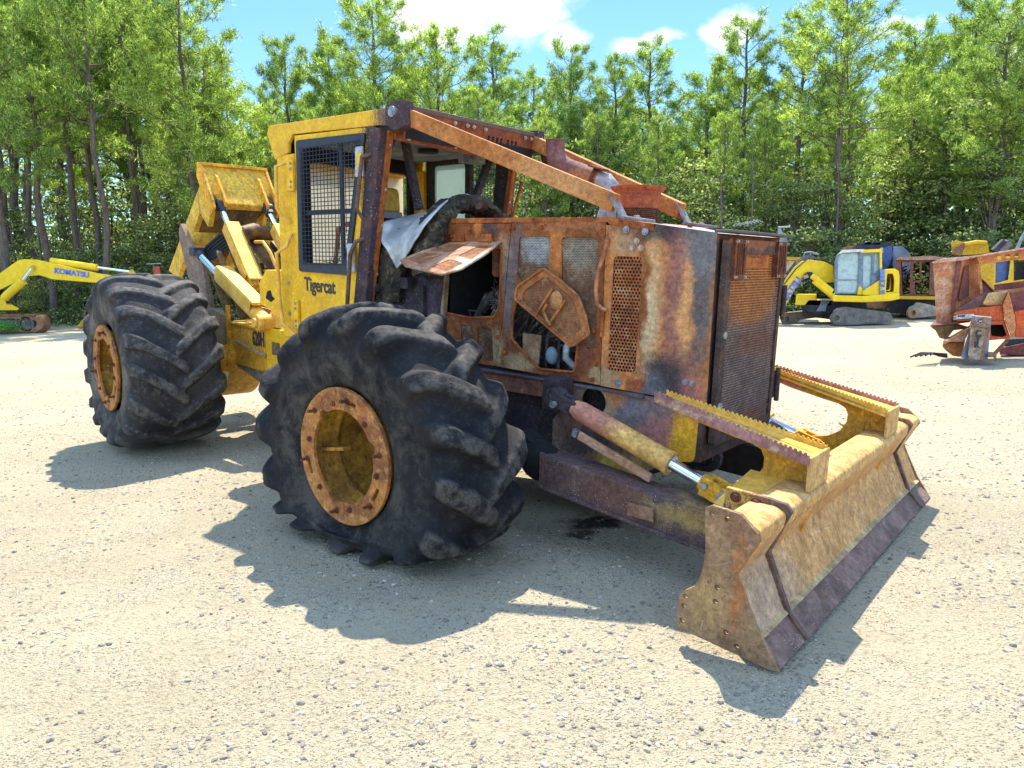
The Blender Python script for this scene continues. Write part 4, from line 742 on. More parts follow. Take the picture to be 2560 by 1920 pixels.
# ---- tyres
def tyre(name, mat, parent, yc, hub, Rt, lugh, lugw, soft, flat, melt, side=-1, seed=0, wd=.40, nl=17):
    """lugged tyre on the axis (x=0,z=hub) centred on yc; flat = rolling radius under the hub; melt = amount of sag"""
    pr = [(.345, .405), (.372, .445), (.393, .53), (.40, .63), (.396, .71), (.380, .78), (.345, .842), (.29, .882), (.20, .902), (.10, .91), (0, .912)]
    pr = [(a*wd/.40, b*(Rt-lugh)/.912 if b > .6 else b+(b-.4)/.2*(.6*(Rt-lugh)/.912-.6) if b > .4 else b) for a, b in pr]; half = []
    for i in range(len(pr)-1):
        for k in range(5):
            t = k/5; p0, p1, p2, p3 = pr[max(i-1, 0)], pr[i], pr[i+1], pr[min(i+2, len(pr)-1)]
            half.append(tuple(.5*((2*p1[d])+(-p0[d]+p2[d])*t+(2*p0[d]-5*p1[d]+4*p2[d]-p3[d])*t*t+(-p0[d]+3*p1[d]-3*p2[d]+p3[d])*t**3) for d in (0, 1)))
    prof = [(-a, b) for a, b in half]+[(0, pr[-1][1])]+[(a, b) for a, b in half[::-1]]; n = len(prof); A = np.array(prof)
    tg = np.gradient(A, axis=0); nrm = np.stack([-tg[:, 1], tg[:, 0]], 1); nrm /= np.linalg.norm(nrm, axis=1)[:, None]; nrm *= np.sign((nrm*np.stack([A[:, 0]*.8, A[:, 1]-.6], 1)).sum(1))[:, None]
    NT_ = 620; th = np.linspace(0, 2*np.pi, NT_, endpoint=False); TH, YY = np.meshgrid(th, A[:, 0], indexing='ij'); RR = np.broadcast_to(A[:, 1], TH.shape); H = np.zeros(TH.shape); pitch = 2*np.pi/nl; Ym = wd
    sm_ = lambda x, a, b: (lambda t: t*t*(3-2*t))(np.clip((x-a)/(b-a), 0, 1))
    rnd = np.random.default_rng(seed); jit = rnd.normal(0, .035, nl*2)
    for sg in (-1, 1):
        yy = YY*sg; base = TH-(Ym-np.abs(yy))*.80/Rt*np.where(yy > 0, 1, 1)-(pitch/2 if sg > 0 else 0)
        base = np.where(yy < 0, TH-(Ym+np.abs(yy))*.80/Rt-(pitch/2 if sg > 0 else 0), base)
        idx = np.round(base/pitch).astype(int) % nl; d = (base-np.round(base/pitch)*pitch-jit[idx+(nl if sg > 0 else 0)]*.5)*Rt
        ext = sm_(yy, -.09, -.02); sw = sm_(RR, .66, .80)                      # runs past the centre, fades on the sidewall
        wloc = lugw*(1+.35*sm_(np.abs(yy), .25, .40))
        h = sm_(wloc/2+soft-np.abs(d), 0, soft*1.6)*ext*sw*(.8+.4*rnd.random(nl)[idx]*melt+.2*(1-melt)); H = np.maximum(H, h)
    Hh = H*lugh*(1+.25*sm_(np.abs(YY), .30, .40))
    Y = YY+nrm[:, 0][None]*Hh; Rr = RR+nrm[:, 1][None]*Hh; X = Rr*np.sin(TH); Z = Rr*np.cos(TH)
    V = np.stack([X, Y, Z], -1).reshape(-1, 3)
    for i in range(len(V)):
        v = Vector(V[i]); r = math.hypot(v.x, v.z)
        if r > .48:
            k = min(1, (r-.48)/.2); f = mn.noise_vector(v*3.1+Vector((seed, 0, 0)))*.030*melt+mn.noise_vector(v*9+Vector((0, seed, 0)))*(.004+.003*melt)
            V[i] += np.array(f)*k
    z = V[:, 2]; r = np.hypot(V[:, 0], z); dn = np.clip((-z-.40*0)/Rt, 0, 1.3); low = sm_(r, .44, .60)
    sq = flat/Rt; zz = np.where(z < 0, -(np.where(-z < .40, -z, .40+( -z-.40)*(flat-.40)/(Rt-.40))), z*(1-.05*melt)); V[:, 2] = z*(1-low)+zz*low
    bul = (np.clip(-z/Rt, 0, 1)**1.5)*(1-sq)*1.1; V[:, 1] *= 1+bul*low*np.clip(np.abs(V[:, 1])/.3, 0, 1); V[:, 0] *= 1+.05*melt*low*np.clip(1-np.abs(V[:, 2])/.9, 0, 1)
    V[:, 2] = np.maximum(V[:, 2], -flat+(V[:, 2]+flat)*.10); V[:, 1] += yc; V[:, 2] += hub
    WEAR = np.clip(H, 0, 1).ravel()
    F = [(i*n+j, ((i+1) % NT_)*n+j, ((i+1) % NT_)*n+j+1, i*n+j+1) for i in range(NT_) for j in range(n-1)]
    o = bpy.data.objects.new(name, fast_mesh(name, V, np.array(F), mat)); scene.collection.objects.link(o); o.parent = parent
    as_ = o.data.attributes.new('side', 'FLOAT', 'POINT'); as_.data.foreach_set('value', (1-sm_(RR, .60, .74)).ravel().astype(np.float32))
    at_ = o.data.attributes.new('wear', 'FLOAT', 'POINT'); at_.data.foreach_set('value', WEAR.astype(np.float32))
    o.data.polygons.foreach_set('use_smooth', [True]*len(o.data.polygons)); return o
def tyre_mat(name, a, b, c, dusty, sidec=(.115, .098, .075)):
    m, t, p = newmat(name); co = t.coord(); n = t.noise(co, 3.2, 6, .62, .4); n2 = t.noise(co, 22, 5, .7); n3 = t.noise(co, 130, 3, .7); cr = t.noise(t.scalev(co, (3, 3, 9)), 5, 6, .75)
    col = t.mix(t.step(n, .36, .64), a, b); col = t.mix(t.m('MULTIPLY', t.step(n2, .50, .70), dusty), col, c); col = t.mix(t.m('MULTIPLY', t.step(t.noise(co, 4.5, 5, .7), .56, .70), dusty*.8), col, tuple(x*1.25 for x in c))
    col = t.mix(t.m('MULTIPLY', t.step(n3, .60, .72), .15), col, (.18, .165, .15))
    wr_ = t.node('ShaderNodeAttribute', attribute_name='wear').outputs['Fac']; col = t.mix(t.m('MULTIPLY', t.m('MULTIPLY', t.step(wr_, .55, .98), t.step(t.noise(co, 11, 7, .75), .38, .64)), .6), col, tuple(x*1.2 for x in c))
    sd_ = t.node('ShaderNodeAttribute', attribute_name='side').outputs['Fac']; col = t.mix(t.m('MULTIPLY', t.m('MULTIPLY', sd_, t.step(t.noise(co, 5, 8, .75, .5), .42, .66)), .6), col, sidec)
    x, y, z = t.sep(co); col = t.mix(t.m('MULTIPLY', t.step(t.m('ADD', z, t.m('MULTIPLY', n2, .12)), .16, .04), .55), col, (.14, .125, .105))   # dust kicked up on the lowest part
    t.put(p.inputs['Base Color'], col); t.put(p.inputs['Roughness'], t.m('ADD', .62, t.m('MULTIPLY', n2, .3))); p.inputs['Specular IOR Level'].default_value = .13
    t.put(p.inputs['Normal'], t.bump(t.m('ADD', t.m('MULTIPLY', n3, .3), t.m('ADD', t.m('MULTIPLY', n2, .6), t.m('MULTIPLY', t.step(cr, .55, .42), .4))), .4, .010)); return m
TY1 = tyre_mat('charred_rubber', (.010, .010, .012), (.022, .021, .022), (.125, .108, .088), .18); TY2 = tyre_mat('worn_rubber', (.027, .025, .026), (.048, .044, .042), (.15, .138, .12), .45, (.24, .205, .155))
RIMF = layered('rusty_flange', ((.48, .19, .045), (.24, .085, .03), (.56, .29, .10)), dash=.6, grime=.85, grimecol=(.10, .05, .03), specks=((.2, .1, .06), 60)); RIMI = layered('rim_inside', ((.56, .31, .04), (.36, .17, .035), (.12, .055, .025)), grime=.8, streak=.6)
def wheel(par, x, hub, side, rear=False):
    """rim barrel with its flange, hub disc and studs; side -1 = right hand"""
    Y = lambda d: side*(1.69-d); w_ = MB(); rm = RIMI
    prof = [(0.0, .385), (.02, .36), (.10, .345), (.45, .335), (.52, .30)]
    for (d0, r0), (d1, r1) in zip(prof, prof[1:]): w_.tube([(x, Y(d0), hub), (x, Y(d1), hub)], [r0, r1], 48, False)
    w_.ring((x, Y(.18), hub), (0, 1, 0), .342, .30, .02, 48).cyl((x, Y(.50), hub), (x, Y(.54), hub), .31, 40).cyl((x, Y(.36), hub), (x, Y(.54), hub), .15, 28).cyl((x, Y(.33), hub), (x, Y(.36), hub), .10, 24)
    w_.bar((x-.33, Y(.10), hub-.03), (x-.10, Y(.10), hub+.01), .02, .05, up=(0, 1, 0))
    wo_ = w_.build('wheel', rm, par, smooth=40)
    loop = []
    for k in range(72):
        a = 2*math.pi*k/72; r = .278
        for c in (20, 128, 250): 
            dd = abs((math.degrees(a)-c+180) % 360-180); r += .035*max(0, 1-dd/9)**.5 if dd < 9 else 0
        loop.append((x+r*math.cos(a), hub+r*math.sin(a)))
    slots = []
    for c in (75, 200, 330):
        cc = []
        for t in range(0, 9): a = math.radians(c-8+2*t); cc.append((x+.352*math.cos(a), hub+.352*math.sin(a)))
        for t in range(8, -1, -1): a = math.radians(c-8+2*t); cc.append((x+.326*math.cos(a), hub+.326*math.sin(a)))
        slots.append(cc)
    fl_ = MB().plate(circ(x, hub, .408, 72), [loop]+slots, lambda a, b: (a, Y(-.012), b), (0, -side, 0), .022).build('rim_flange', RIMF, wo_, bevel=.003)
    for k in range(12):
        a = math.radians(k*30+12+(k % 3)*4); r = .315 if k % 2 else .345; L = .05 if k % 2 == 0 else .02; cx, cz = x+r*math.cos(a), hub+r*math.sin(a)
        MB().cyl((cx, Y(-.012), cz), (cx, Y(-.012-L), cz), .010, 8).cyl((cx, Y(-.012), cz), (cx, Y(-.022), cz), .018, 6).build('wheel_stud', M_RUSTD, wo_)
    return wo_
RA = empty('rear_axle_group') if 0 else None
rearM = Matrix.Translation((PIV, 0, 0))@Matrix.Rotation(ART, 4, 'Z')@Matrix.Translation((-PIV, 0, 0))
HUBF, HUBR = .579, .645
for s in (-1, 1):
    w1 = wheel(SK, 0, HUBF, s); tyre('tyre', TY1, w1, s*1.40, HUBF, .92, .080, .150, .055, .60, 1.1, seed=3 if s < 0 else 5, wd=.30, nl=16)
    w2 = wheel(SK, -3.747, HUBR, s); w2.matrix_local = rearM; tyre('tyre', TY2, w2, s*1.29, HUBR, .915, .042, .115, .026, .79, .6, seed=8 if s < 0 else 9, wd=.405, nl=17).data.transform(Matrix.Translation((-3.747, 0, 0)))
MB().cyl((0, -1.2, HUBF), (0, 1.2, HUBF), .14, 20).sphere((0, 0, HUBF), .27, 16, 10).build('front_axle', M_CHAR, SK, smooth=50)
def rpart(o): o.matrix_local = rearM; return o
rpart(MB().cyl((-3.747, -1.2, HUBR), (-3.747, 1.2, HUBR), .14, 20).sphere((-3.747, 0, HUBR), .27, 16, 10).build('rear_axle', M_YELD, SK, smooth=50))
# ---- blade, step arms, push arms, lift cylinders
BL = layered('blade_steel', ((.62, .33, .12), (.50, .25, .085), (.34, .15, .055)), [((.30, .27, .24), (2.4, -1.25, .3), (.3, .3, .2), .9, .5)], rough=.6, grime=.35, grimecol=(.10, .055, .03), streak=.45, warp=.05, dash=.8)
EDGE = layered('cutting_edge', ((.13, .075, .06), (.24, .145, .115), (.24, .10, .045)), specks=((.6, .55, .5), 80), rough=.55)
BEAM = layered('blade_beam', ((.62, .36, .12), (.50, .25, .08), (.70, .49, .18)), rough=.6, grime=.5, grimecol=(.30, .11, .04), streak=.3, dash=.6)
PLATE = layered('end_plate', dash=.5, base=((.33, .20, .10), (.23, .12, .065), (.42, .24, .11)), blobs=[((.42, .26, .10), (2.2, -1.45, .30), (.10, .2, .10), .9, .6), ((.42, .16, .05), (2.31, -1.45, .42), (.03, .2, .18), 1, .8)], specks=((.1, .05, .03), 50), warp=.03)
bl = MB().prism([(2.355, .655), (2.335, .655), (2.27, .46), (2.385, .205), (2.41, .215), (2.30, .46), (2.375, .61)], -1.445, 1.445).build('blade', BL, SK, bevel=.003)
MB().prism([(2.375, .22), (2.40, .235), (2.425, .22), (2.405, .195)], -1.44, 1.44).build('weld_strip', layered('weld_strip', ((.50, .36, .17), (.36, .24, .13))), bl)
MB().prism([(2.385, .205), (2.41, .215), (2.505, .118), (2.465, .112)], -1.455, 1.455).build('cutting_edge', EDGE, bl, bevel=.003)
for y0, y1 in ((-1.45, -1.165), (-1.135, 1.135), (1.165, 1.45)):
    MB().prism(rounded([(2.17, .58), (2.19, .665), (2.22, .69), (2.335, .69), (2.380, .665), (2.378, .62), (2.335, .56), (2.24, .55)], .018), y0, y1).build('top_beam', BEAM, bl, bevel=.004, smooth=30)
for s in (-1, 1):
    MB().prism([(2.10, .725), (2.30, .715), (2.375, .705), (2.402, .675), (2.32, .47), (2.43, .215), (2.515, .122), (2.47, .115), (2.37, .20), (2.24, .46), (2.30, .60), (2.09, .60)], s*1.15-.014, s*1.15+.014).build('seam_rib', layered('seam_rib', ((.16, .09, .07), (.10, .06, .05), (.30, .15, .08)), [((.52, .33, .07), (2.12, 1.15, .68), (.20, 3, .10), .3, .9)]) if s < 0 else bpy.data.materials['seam_rib'], bl, bevel=.004)
    ep = [(2.145, .715), (2.175, .735), (2.30, .725), (2.375, .66), (2.385, .63), (2.335, .54), (2.298, .47), (2.33, .40), (2.40, .26), (2.50, .112), (2.46, .105), (2.055, .145), (2.045, .17), (2.05, .295), (2.075, .325), (2.12, .36), (2.148, .43), (2.158, .52), (2.153, .60)]
    holes_ = [circ(x, z, .012, 10) for x, z in ((2.175, .70), (2.245, .69), (2.22, .385), (2.215, .32), (2.075, .255), (2.07, .185), (2.27, .20), (2.32, .155), (2.08, .30))]
    MB().plate(ep, holes_, lambda a, b: (a, s*1.45, b), (0, s, 0), .022).build('end_plate', PLATE, bl, bevel=.003)
    # slanting shelf between the step plate and the beam
    MB().add([(2.04, s*.72, .70), (2.30, s*.72, .68), (2.20, s*1.12, .60), (2.00, s*1.06, .60)], [(0, 1, 2, 3)]).build('shelf', M_YELL, bl)
    # step arm
    sp = [(1.535, .970), (1.60, .938), (1.725, .90), (1.942, .852), (2.04, .832), (2.083, .812), (2.102, .775), (2.100, .722), (2.063, .655), (1.991, .612), (1.90, .592), (1.84, .575)]+[(1.82, .55), (1.82, .49), (1.86, .44), (1.95, .42), (2.30, .40), (2.36, .60), (2.36, .835), (1.535, 1.02)]
    sa = MB().plate(sp, [], lambda a, b: (a, s*.70, b), (0, s, 0), .022).build('step_arm', layered('step_arm_paint', ((.76, .375, .03), (.62, .29, .03), (.38, .17, .04)), [(PK, (1.62, .7, .98), (.25, .2, .1), .6, .8)], rough=.6, grime=.35, streak=.3, dash=.6, dashcol=(.12, .05, .02)) if s < 0 else bpy.data.materials['step_arm_paint'], bl, bevel=.003)
    ya = lambda x, k: np.interp(x, [1.535, 2.36], [(.785, .845), (.70, .585)][k]); zt = lambda x: float(np.interp(x, [1.535, 2.36], [1.02, .84]))
    MB().add([(x, s*ya(x, k), zt(x)-.008-dz) for dz in (0, .012) for x, k in ((1.535, 0), (1.535, 1), (2.36, 1), (2.36, 0))], [(0, 1, 2, 3), (7, 6, 5, 4), (0, 4, 5, 1), (1, 5, 6, 2), (2, 6, 7, 3), (3, 7, 4, 0)]).build('tread_plate', M_YELL, sa)
    for k in (0, 1):
        xs_ = np.linspace(1.515 if k == 0 else 1.54, 2.36, 71); P1 = []
        for i, x in enumerate(xs_):
            hi = zt(x)+.024
            if i: P1 += [(x-.004, hi-.009*(i % 2 == 0)), (x, hi-.009*(i % 2))]
            else: P1 += [(x, hi)]
        P1 += [(2.36, zt(2.36)-.035), (xs_[0], zt(xs_[0])-.035)]
        dt = np.interp(0, [0, 1], [0, 1]); MB().plate(P1, [], lambda a, b: (a, s*ya(a, k), b), (0, s, 0), .009).build('serrated_lip', layered('lip_near', ((.36, .17, .15), (.28, .13, .11), (.55, .36, .2))) if (k == 0 and s < 0) else (bpy.data.materials['lip_near'] if k == 0 else M_YELL), sa)
    MB().box(2.352, 2.37, min(s*.575, s*.85), max(s*.575, s*.85), .68, .845).build('tower_face', BEAM, sa, bevel=.004)
    # cylinder: barrel, rod, clevises
    a, b = Vector((.80, s*.70, .90)), Vector((1.93, s*.72, .53)); d = (b-a).normalized(); L = (b-a).length
    cy = MB().tube([a+d*.14, a+d*.17, a+d*.20, a+d*.80, a+d*.82, a+d*.84], [.050, .056, .062, .064, .068, .068], 28).build('lift_cylinder', layered('lift_cylinder', ((.72, .40, .11), (.62, .33, .09)), [(PK, (1.06, -.72, .82), (.20, .2, .12), .7, .85)], rough=.6, grime=.35, streak=.2) if s < 0 else bpy.data.materials['lift_cylinder'], SK, smooth=40)
    MB().cyl(a+d*.84, a+d*.845, .05, 24).cyl(a+d*.3, b-d*.10, .034, 20).build('cylinder_rod', M_CHROME, cy, smooth=40)
    cl = MB()
    for k in (-1, 1): cl.bar(b-d*.14+Vector((0, k*.042, 0)), b+d*.01+Vector((0, k*.042, 0)), .024, .105).cyl(b+Vector((0, k*.03, 0)), b+Vector((0, k*.056, 0)), .056, 24)
    cl.cyl(b-d*.16, b-d*.10, .050, 16); cl.build('rod_clevis', M_YELD, cy, bevel=.006)
    MB().ring(b+Vector((0, s*.064, 0)), (0, 1, 0), .040, .016, .018, 24).cyl(b-d*.115+Vector((0, s*.05, .012)), b-d*.115+Vector((0, s*.07, .012)), .020, 6).build('pin_boss', M_STEEL, cy, bevel=.002)
    c2 = MB(); c2.cyl(a+Vector((0, -.055, 0)), a+Vector((0, .055, 0)), .062, 24)
    for k in (-1, 1): c2.bar(a+Vector((0, k*.035, 0)), a+d*.17+Vector((0, k*.03, 0)), .03, .09)
    c2.cyl(a+d*.11, a+d*.15, .052, 20)
    c2.build('cylinder_base', M_CHAR, cy, bevel=.008); MB().bar(Vector((.72, s*.50, .90)), Vector((.72, s*.66, .90)), .13, .20).build('base_bracket', M_CHAR, cy, bevel=.01)
    MB().cyl(a+Vector((.03, s*.06, -.03)), a+Vector((.03, s*.085, -.03)), .02, 12).build('base_bolt', M_STEEL, cy)
    q = Vector((-.02, s*.05, -.115)); MB().bar(a+d*.24+q, a+d*.76+q, .025, .052).build('guard_strip', layered('guard_strip', ((.46, .27, .17), (.36, .18, .10)), specks=((.68, .56, .45), 70)) if s < 0 else bpy.data.materials['guard_strip'], cy, bevel=.006)
    MB().bar(a+d*.20+q, a+d*.235+q, .03, .045).build('strip_block', M_STEEL, cy)
    # push arm
    p0, p1 = Vector((.80, s*.75, .475-(.09 if s > 0 else 0))), Vector((2.12, s*.80, .36-(.06 if s > 0 else 0))); ar = MB().bar(p0, p1, .19, .19+(.05 if s > 0 else 0))
    ARM = layered('push_arm', ((.085, .055, .06), (.13, .075, .065), (.19, .13, .07)), [((.42, .28, .08), (1.95, -.85, .42), (.4, .3, .07), .8, .7), (BR, (1.3, -.85, .45), (.2, .3, .1), .7, .7)], specks=((.68, .62, .58), 75), grime=.3) if s < 0 else bpy.data.materials['push_arm']
    ao = ar.build('push_arm', ARM if s < 0 else M_SOOT, SK, bevel=.008)
    MB().bar(p0+Vector((0, s*.10, -.10)), p1+Vector((0, s*.10, -.10)), .03, .02).bar(p0+Vector((-.0, s*.10, .0)), p0+Vector((.03, s*.10, 0)), .02, .22).build('arm_flange', ARM, ao, bevel=.003)
    MB().box(1.44, 1.60, min(s*.885, s*.90), max(s*.885, s*.90), .36, .43).build('arm_clip', layered('arm_clip', ((.30, .17, .10), (.2, .1, .06))) if s < 0 else bpy.data.materials['arm_clip'], ao)
    MB().sphere((.72, s*.75, .50), .13, 18, 12, (1.1, .7, 1)).bar((.55, s*.72, .60), (.80, s*.74, .50), .12, .14).build('arm_pivot', M_SOOT, ao, smooth=50)
for x, z in ((2.15, .69), (2.245, .685)): bolt(x, -1.168, z, .020, parent=bl, mat=M_RUSTD)

# ================================================================== rear frame, arch and boom (turned with the rear axle)
rf2 = MB().prism([(-3.85, .60), (-3.76, 1.03), (-2.8, 1.03), (-1.98, 1.05), (-1.98, .56), (-2.8, .59)], -.50, .50); rf2 = rpart(rf2.build('rear_frame', M_YELD, SK, bevel=.01))
MB().prism([(-3.80, .60), (-2.8, .585), (-1.98, .55), (-2.3, .40), (-2.95, .45)], -.485, .485).build('frame_chamfer', layered('worn_belly', ((.32, .26, .18), (.22, .17, .12))), rf2)
MB().box(-3.80, -2.80, -.525, -.50, 1.01, 1.035).box(-3.76, -3.70, -.53, -.50, .60, 1.2).build('frame_flange', M_YELD, rf2, bevel=.004)
MB().prism([(-4.3, .7), (-4.3, 1.05), (-4.1, 1.15), (-3.76, 1.10), (-3.76, .66)], -.56, -.44).build('side_plate', layered('side_plate', ((.34, .26, .15), (.22, .16, .10))), rf2, bevel=.006)
text('620H', 'model_lettering', .20, (-3.17, -.504, .845), (1, 0, 0), (0, 0, 1), M_INK, rf2, .002, .02, .62)
MB().tube([(-3.55, -.52, .84), (-3.42, -.55, .85), (-3.05, -.55, .80), (-2.83, -.52, .765)], .014, 8).build('steel_bar', layered('steel_bar', ((.40, .33, .2), (.25, .2, .13))), rf2)
MB().box(-2.80, -1.98, -.53, -.50, .59, 1.045).build('access_panel', M_YEL, rf2, bevel=.012)
MB().box(-2.66, -2.50, -.536, -.528, .80, .92).build('access_slot', layered('access_slot', ((.2, .12, .07), (.1, .06, .04))), rf2)
tr_ = MB(); tr_.prism([(-3.30, 1.08), (-3.35, 1.20), (-3.2, 1.22), (-2.75, 1.20), (-2.72, 1.08)], -.44, -.41).box(-3.3, -2.7, -.44, .3, 1.08, 1.10); tr_.build('deck_tray', layered('deck_tray', ((.36, .26, .17), (.25, .15, .1))), rf2)
ARCHC = layered('arch_plate', ((.30, .20, .13), (.22, .15, .11), (.16, .12, .10)), streak=.4)
ARCH = layered('arch_paint', ((.78, .47, .05), (.66, .37, .04), (.42, .25, .05)), [((.05, .035, .02), (-4.35, -.38, 2.30), (.10, .10, .12), .6, .9), ((.05, .035, .02), (-4.35, .30, 2.30), (.10, .10, .14), .6, .9)], rough=.6, grime=.55, grimecol=(.10, .06, .03), streak=.5)
DIRT = layered('oily_paint', ((.20, .11, .035), (.09, .05, .022), (.03, .022, .016)), rough=.6, streak=.4)
for s in (-1, 1):
    rpart(MB().prism([(-5.02, 1.88), (-5.02, 1.99), (-4.96, 2.06), (-4.86, 1.97), (-4.70, 1.82), (-4.55, 1.74), (-4.36, 1.62), (-4.18, 1.10), (-4.40, 1.05), (-4.80, 1.45)], s*.5-.03, s*.5+.03).build('arch_side_plate', ARCHC, SK, bevel=.006))
rpart(MB().cyl((-4.86, -.48, 1.88), (-4.86, .48, 1.88), .085, 24).build('arch_cross_tube', ARCH, SK, smooth=40))
bm = MB().prism([(-4.66, 2.70), (-4.60, 2.70), (-4.33, 2.27), (-4.40, 2.21), (-4.72, 2.56)], -.40, .34); bm = rpart(bm.build('crosshead', ARCH, SK, bevel=.008))
MB().box(-4.70, -4.55, -.41, .35, 2.685, 2.715).build('crosshead_cap', M_YELD, bm, bevel=.004)
for y in (-.40, -.27, .21, .34): MB().prism([(-4.66, 2.72), (-4.56, 2.69), (-4.28, 2.30), (-4.24, 2.22), (-4.32, 2.14), (-4.42, 2.20), (-4.70, 2.58)] if y in (-.40, .34) else [(-4.52, 2.60), (-4.45, 2.56), (-4.24, 2.28), (-4.30, 2.18), (-4.40, 2.26)], y-.014, y+.014).build('cylinder_lug', M_YELD, bm, bevel=.004)
MB().prism([(-4.45, 2.25), (-4.66, 2.56), (-6.0, 1.50), (-5.68, 1.42), (-4.80, 2.18), (-4.58, 2.02)], -.36, -.30).prism([(-4.45, 2.25), (-4.66, 2.56), (-6.0, 1.50), (-5.68, 1.42), (-4.80, 2.18), (-4.58, 2.02)], .26, .31).build('boom_side', ARCH, bm, bevel=.006)
MB().add([(-4.42, -.32, 2.24), (-4.42, .28, 2.24), (-4.52, .10, 2.05), (-4.52, -.12, 2.05), (-4.58, .06, 1.72), (-4.58, -.08, 1.72)], [(0, 1, 2, 3), (3, 2, 4, 5)]).add([(-4.70, -.32, 2.50), (-4.70, .28, 2.50), (-5.85, .28, 1.50), (-5.85, -.32, 1.50)], [(0, 1, 2, 3)]).build('boom_underside', DIRT, bm)
for y in (-.30, .235):
    t0, b0 = Vector((-4.34, y, 2.24)), Vector((-3.45, y-.03, 1.38)); d = (b0-t0).normalized()
    lc = rpart(MB().cyl(t0+d*.42, b0, .06, 20).build('boom_cylinder', ARCH, SK, smooth=40)); MB().cyl(t0, t0+d*.5, .032, 16).build('boom_rod', M_CHROME, lc, smooth=40)
    MB().cyl(t0+Vector((0, -.05, 0)), t0+Vector((0, .05, 0)), .062, 20).bar(t0, t0+d*.10, .07, .09).build('rod_eye', M_BLK, lc, bevel=.006)
    gd = MB().bar(t0+d*.34+Vector((.065, 0, .06)), b0-d*.05+Vector((.065, 0, .06)), .15, .022, up=(1, 0, 1)); gd.bar(t0+d*.36+Vector((.02, -.075, .02)), b0-d*.12+Vector((.02, -.075, .02)), .016, .11, up=(1, 0, 1)); gd.build('cylinder_guard', M_YELL, lc, bevel=.004)
    sr = MB()
    for k in range(26): c = t0+d*(.45+.026*k)+Vector((.085, .078, .078)); sr.box(c.x-.007, c.x+.007, c.y-.004, c.y+.008, c.z-.007, c.z+.007)
    sr.build('serrated_edge', DIRT, lc)
ta, tb = Vector((-4.53, -.50, 1.73)), Vector((-2.72, -.56, 1.10)); d = (tb-ta).normalized()
tc = rpart(MB().tube([ta+d*.72, ta+d*.75, tb-d*.1, tb], [.07, .078, .072, .06], 24).build('arch_cylinder', M_YELL, SK, smooth=40)); MB().cyl(ta+d*.1, ta+d*.8, .04, 18).build('arch_rod', M_CHROME, tc, smooth=40)
MB().box(ta.x-.12, ta.x+.04, -.56, -.44, ta.z-.03, ta.z+.06).cyl(ta, ta+d*.14, .05, 16).build('rod_end', M_BLK, tc, bevel=.01)
MB().bar(ta+d*.74+Vector((.05, 0, .105)), tb-d*.18+Vector((.05, 0, .105)), .15, .03).bar(ta+d*.74+Vector((.02, -.075, .05)), tb-d*.22+Vector((.02, -.075, .05)), .014, .12).build('cylinder_guard', M_YELL, tc, bevel=.004)
MB().cyl(tb+Vector((0, -.09, 0)), tb+Vector((0, .07, 0)), .075, 24).cyl(tb+Vector((0, -.12, 0)), tb+Vector((0, -.09, 0)), .045, 20).prism([(-2.80, 1.05), (-2.78, 1.16), (-2.70, 1.22), (-2.60, 1.20), (-2.50, 1.05)], -.50, -.44).build('pivot_bracket', M_YELL, tc, bevel=.006)
# lattice and hoses under the arch
lt = MB(); 
for y in (-.48, -.34, .1): lt.bar((-4.25, y, 1.62), (-3.75, y, 1.05), .03, .07, up=(0, 1, 0)).bar((-4.0, y, 1.75), (-3.35, y, 1.10), .03, .05, up=(0, 1, 0))
lt.bar((-4.0, -.42, 1.42), (-4.0, .3, 1.42), .05, .09).bar((-3.75, -.36, 1.26), (-3.75, .3, 1.26), .05, .05).bar((-4.2, -.15, 1.7), (-3.4, -.12, 1.2), .03, .06).bar((-4.3, .25, 1.85), (-3.3, .3, 1.25), .04, .08); rpart(lt.build('arch_lattice', DIRT, SK, bevel=.004))
rpart(MB().tube([(-4.1, -.2, 1.95), (-4.2, 0, 1.98), (-4.25, .25, 1.95)], [.07, .09, .07], 18).cyl((-4.3, .1, 1.82), (-3.7, .15, 1.45), .09, 20).build('winch_drum', DIRT, SK, smooth=50))
rpart(MB().tube([(-4.05, -.05, 1.86), (-3.85, -.05, 1.86), (-3.75, -.02, 1.75), (-3.65, 0, 1.58), (-3.72, 0, 1.5), (-3.95, 0, 1.55)], .018, 8).build('hoop_rail', M_YELL, SK, smooth=50))
h2 = None
for k in range(6):
    o_ = .028*k; h3 = MB().tube([(-4.62+o_, -.42+o_*.3, 1.66), (-4.60+o_, -.38+o_, 1.80-o_*.3), (-4.45+o_, -.28+o_, 1.93-o_*.5), (-4.38+o_, -.10+o_*.6, 1.975-o_), (-4.33+o_, .08+o_*.4, 1.93-o_), (-4.25+o_, .20+o_*.3, 1.74-o_*.6), (-4.18+o_, .26+o_*.2, 1.50), (-4.0+o_, .28, 1.25)], .019, 8)
    rpart(h3.build('hydraulic_hose', bpy.data.materials['hose_rubber'], SK, smooth=60))
for k in range(3): rpart(MB().tube([(-3.25+.05*k, -.25, 1.5), (-3.22+.05*k, -.28, 1.3), (-3.2+.05*k, -.3, 1.1)], .026, 8).build('ribbed_hose', bpy.data.materials['hose_rubber'], SK, smooth=60))
hd = MB(); 
for i in range(200): a = Vector((RNG.uniform(-3.6, -2.6), RNG.uniform(-.42, .2), 1.09+.05*RNG.random())); hd.tube([a, a+Vector(RNG.normal(0, .05, 3))], .004, 3, False)
tag(rpart(hd.build('bark_debris', bpy.data.materials['bark_debris'], SK)), kind='stuff')
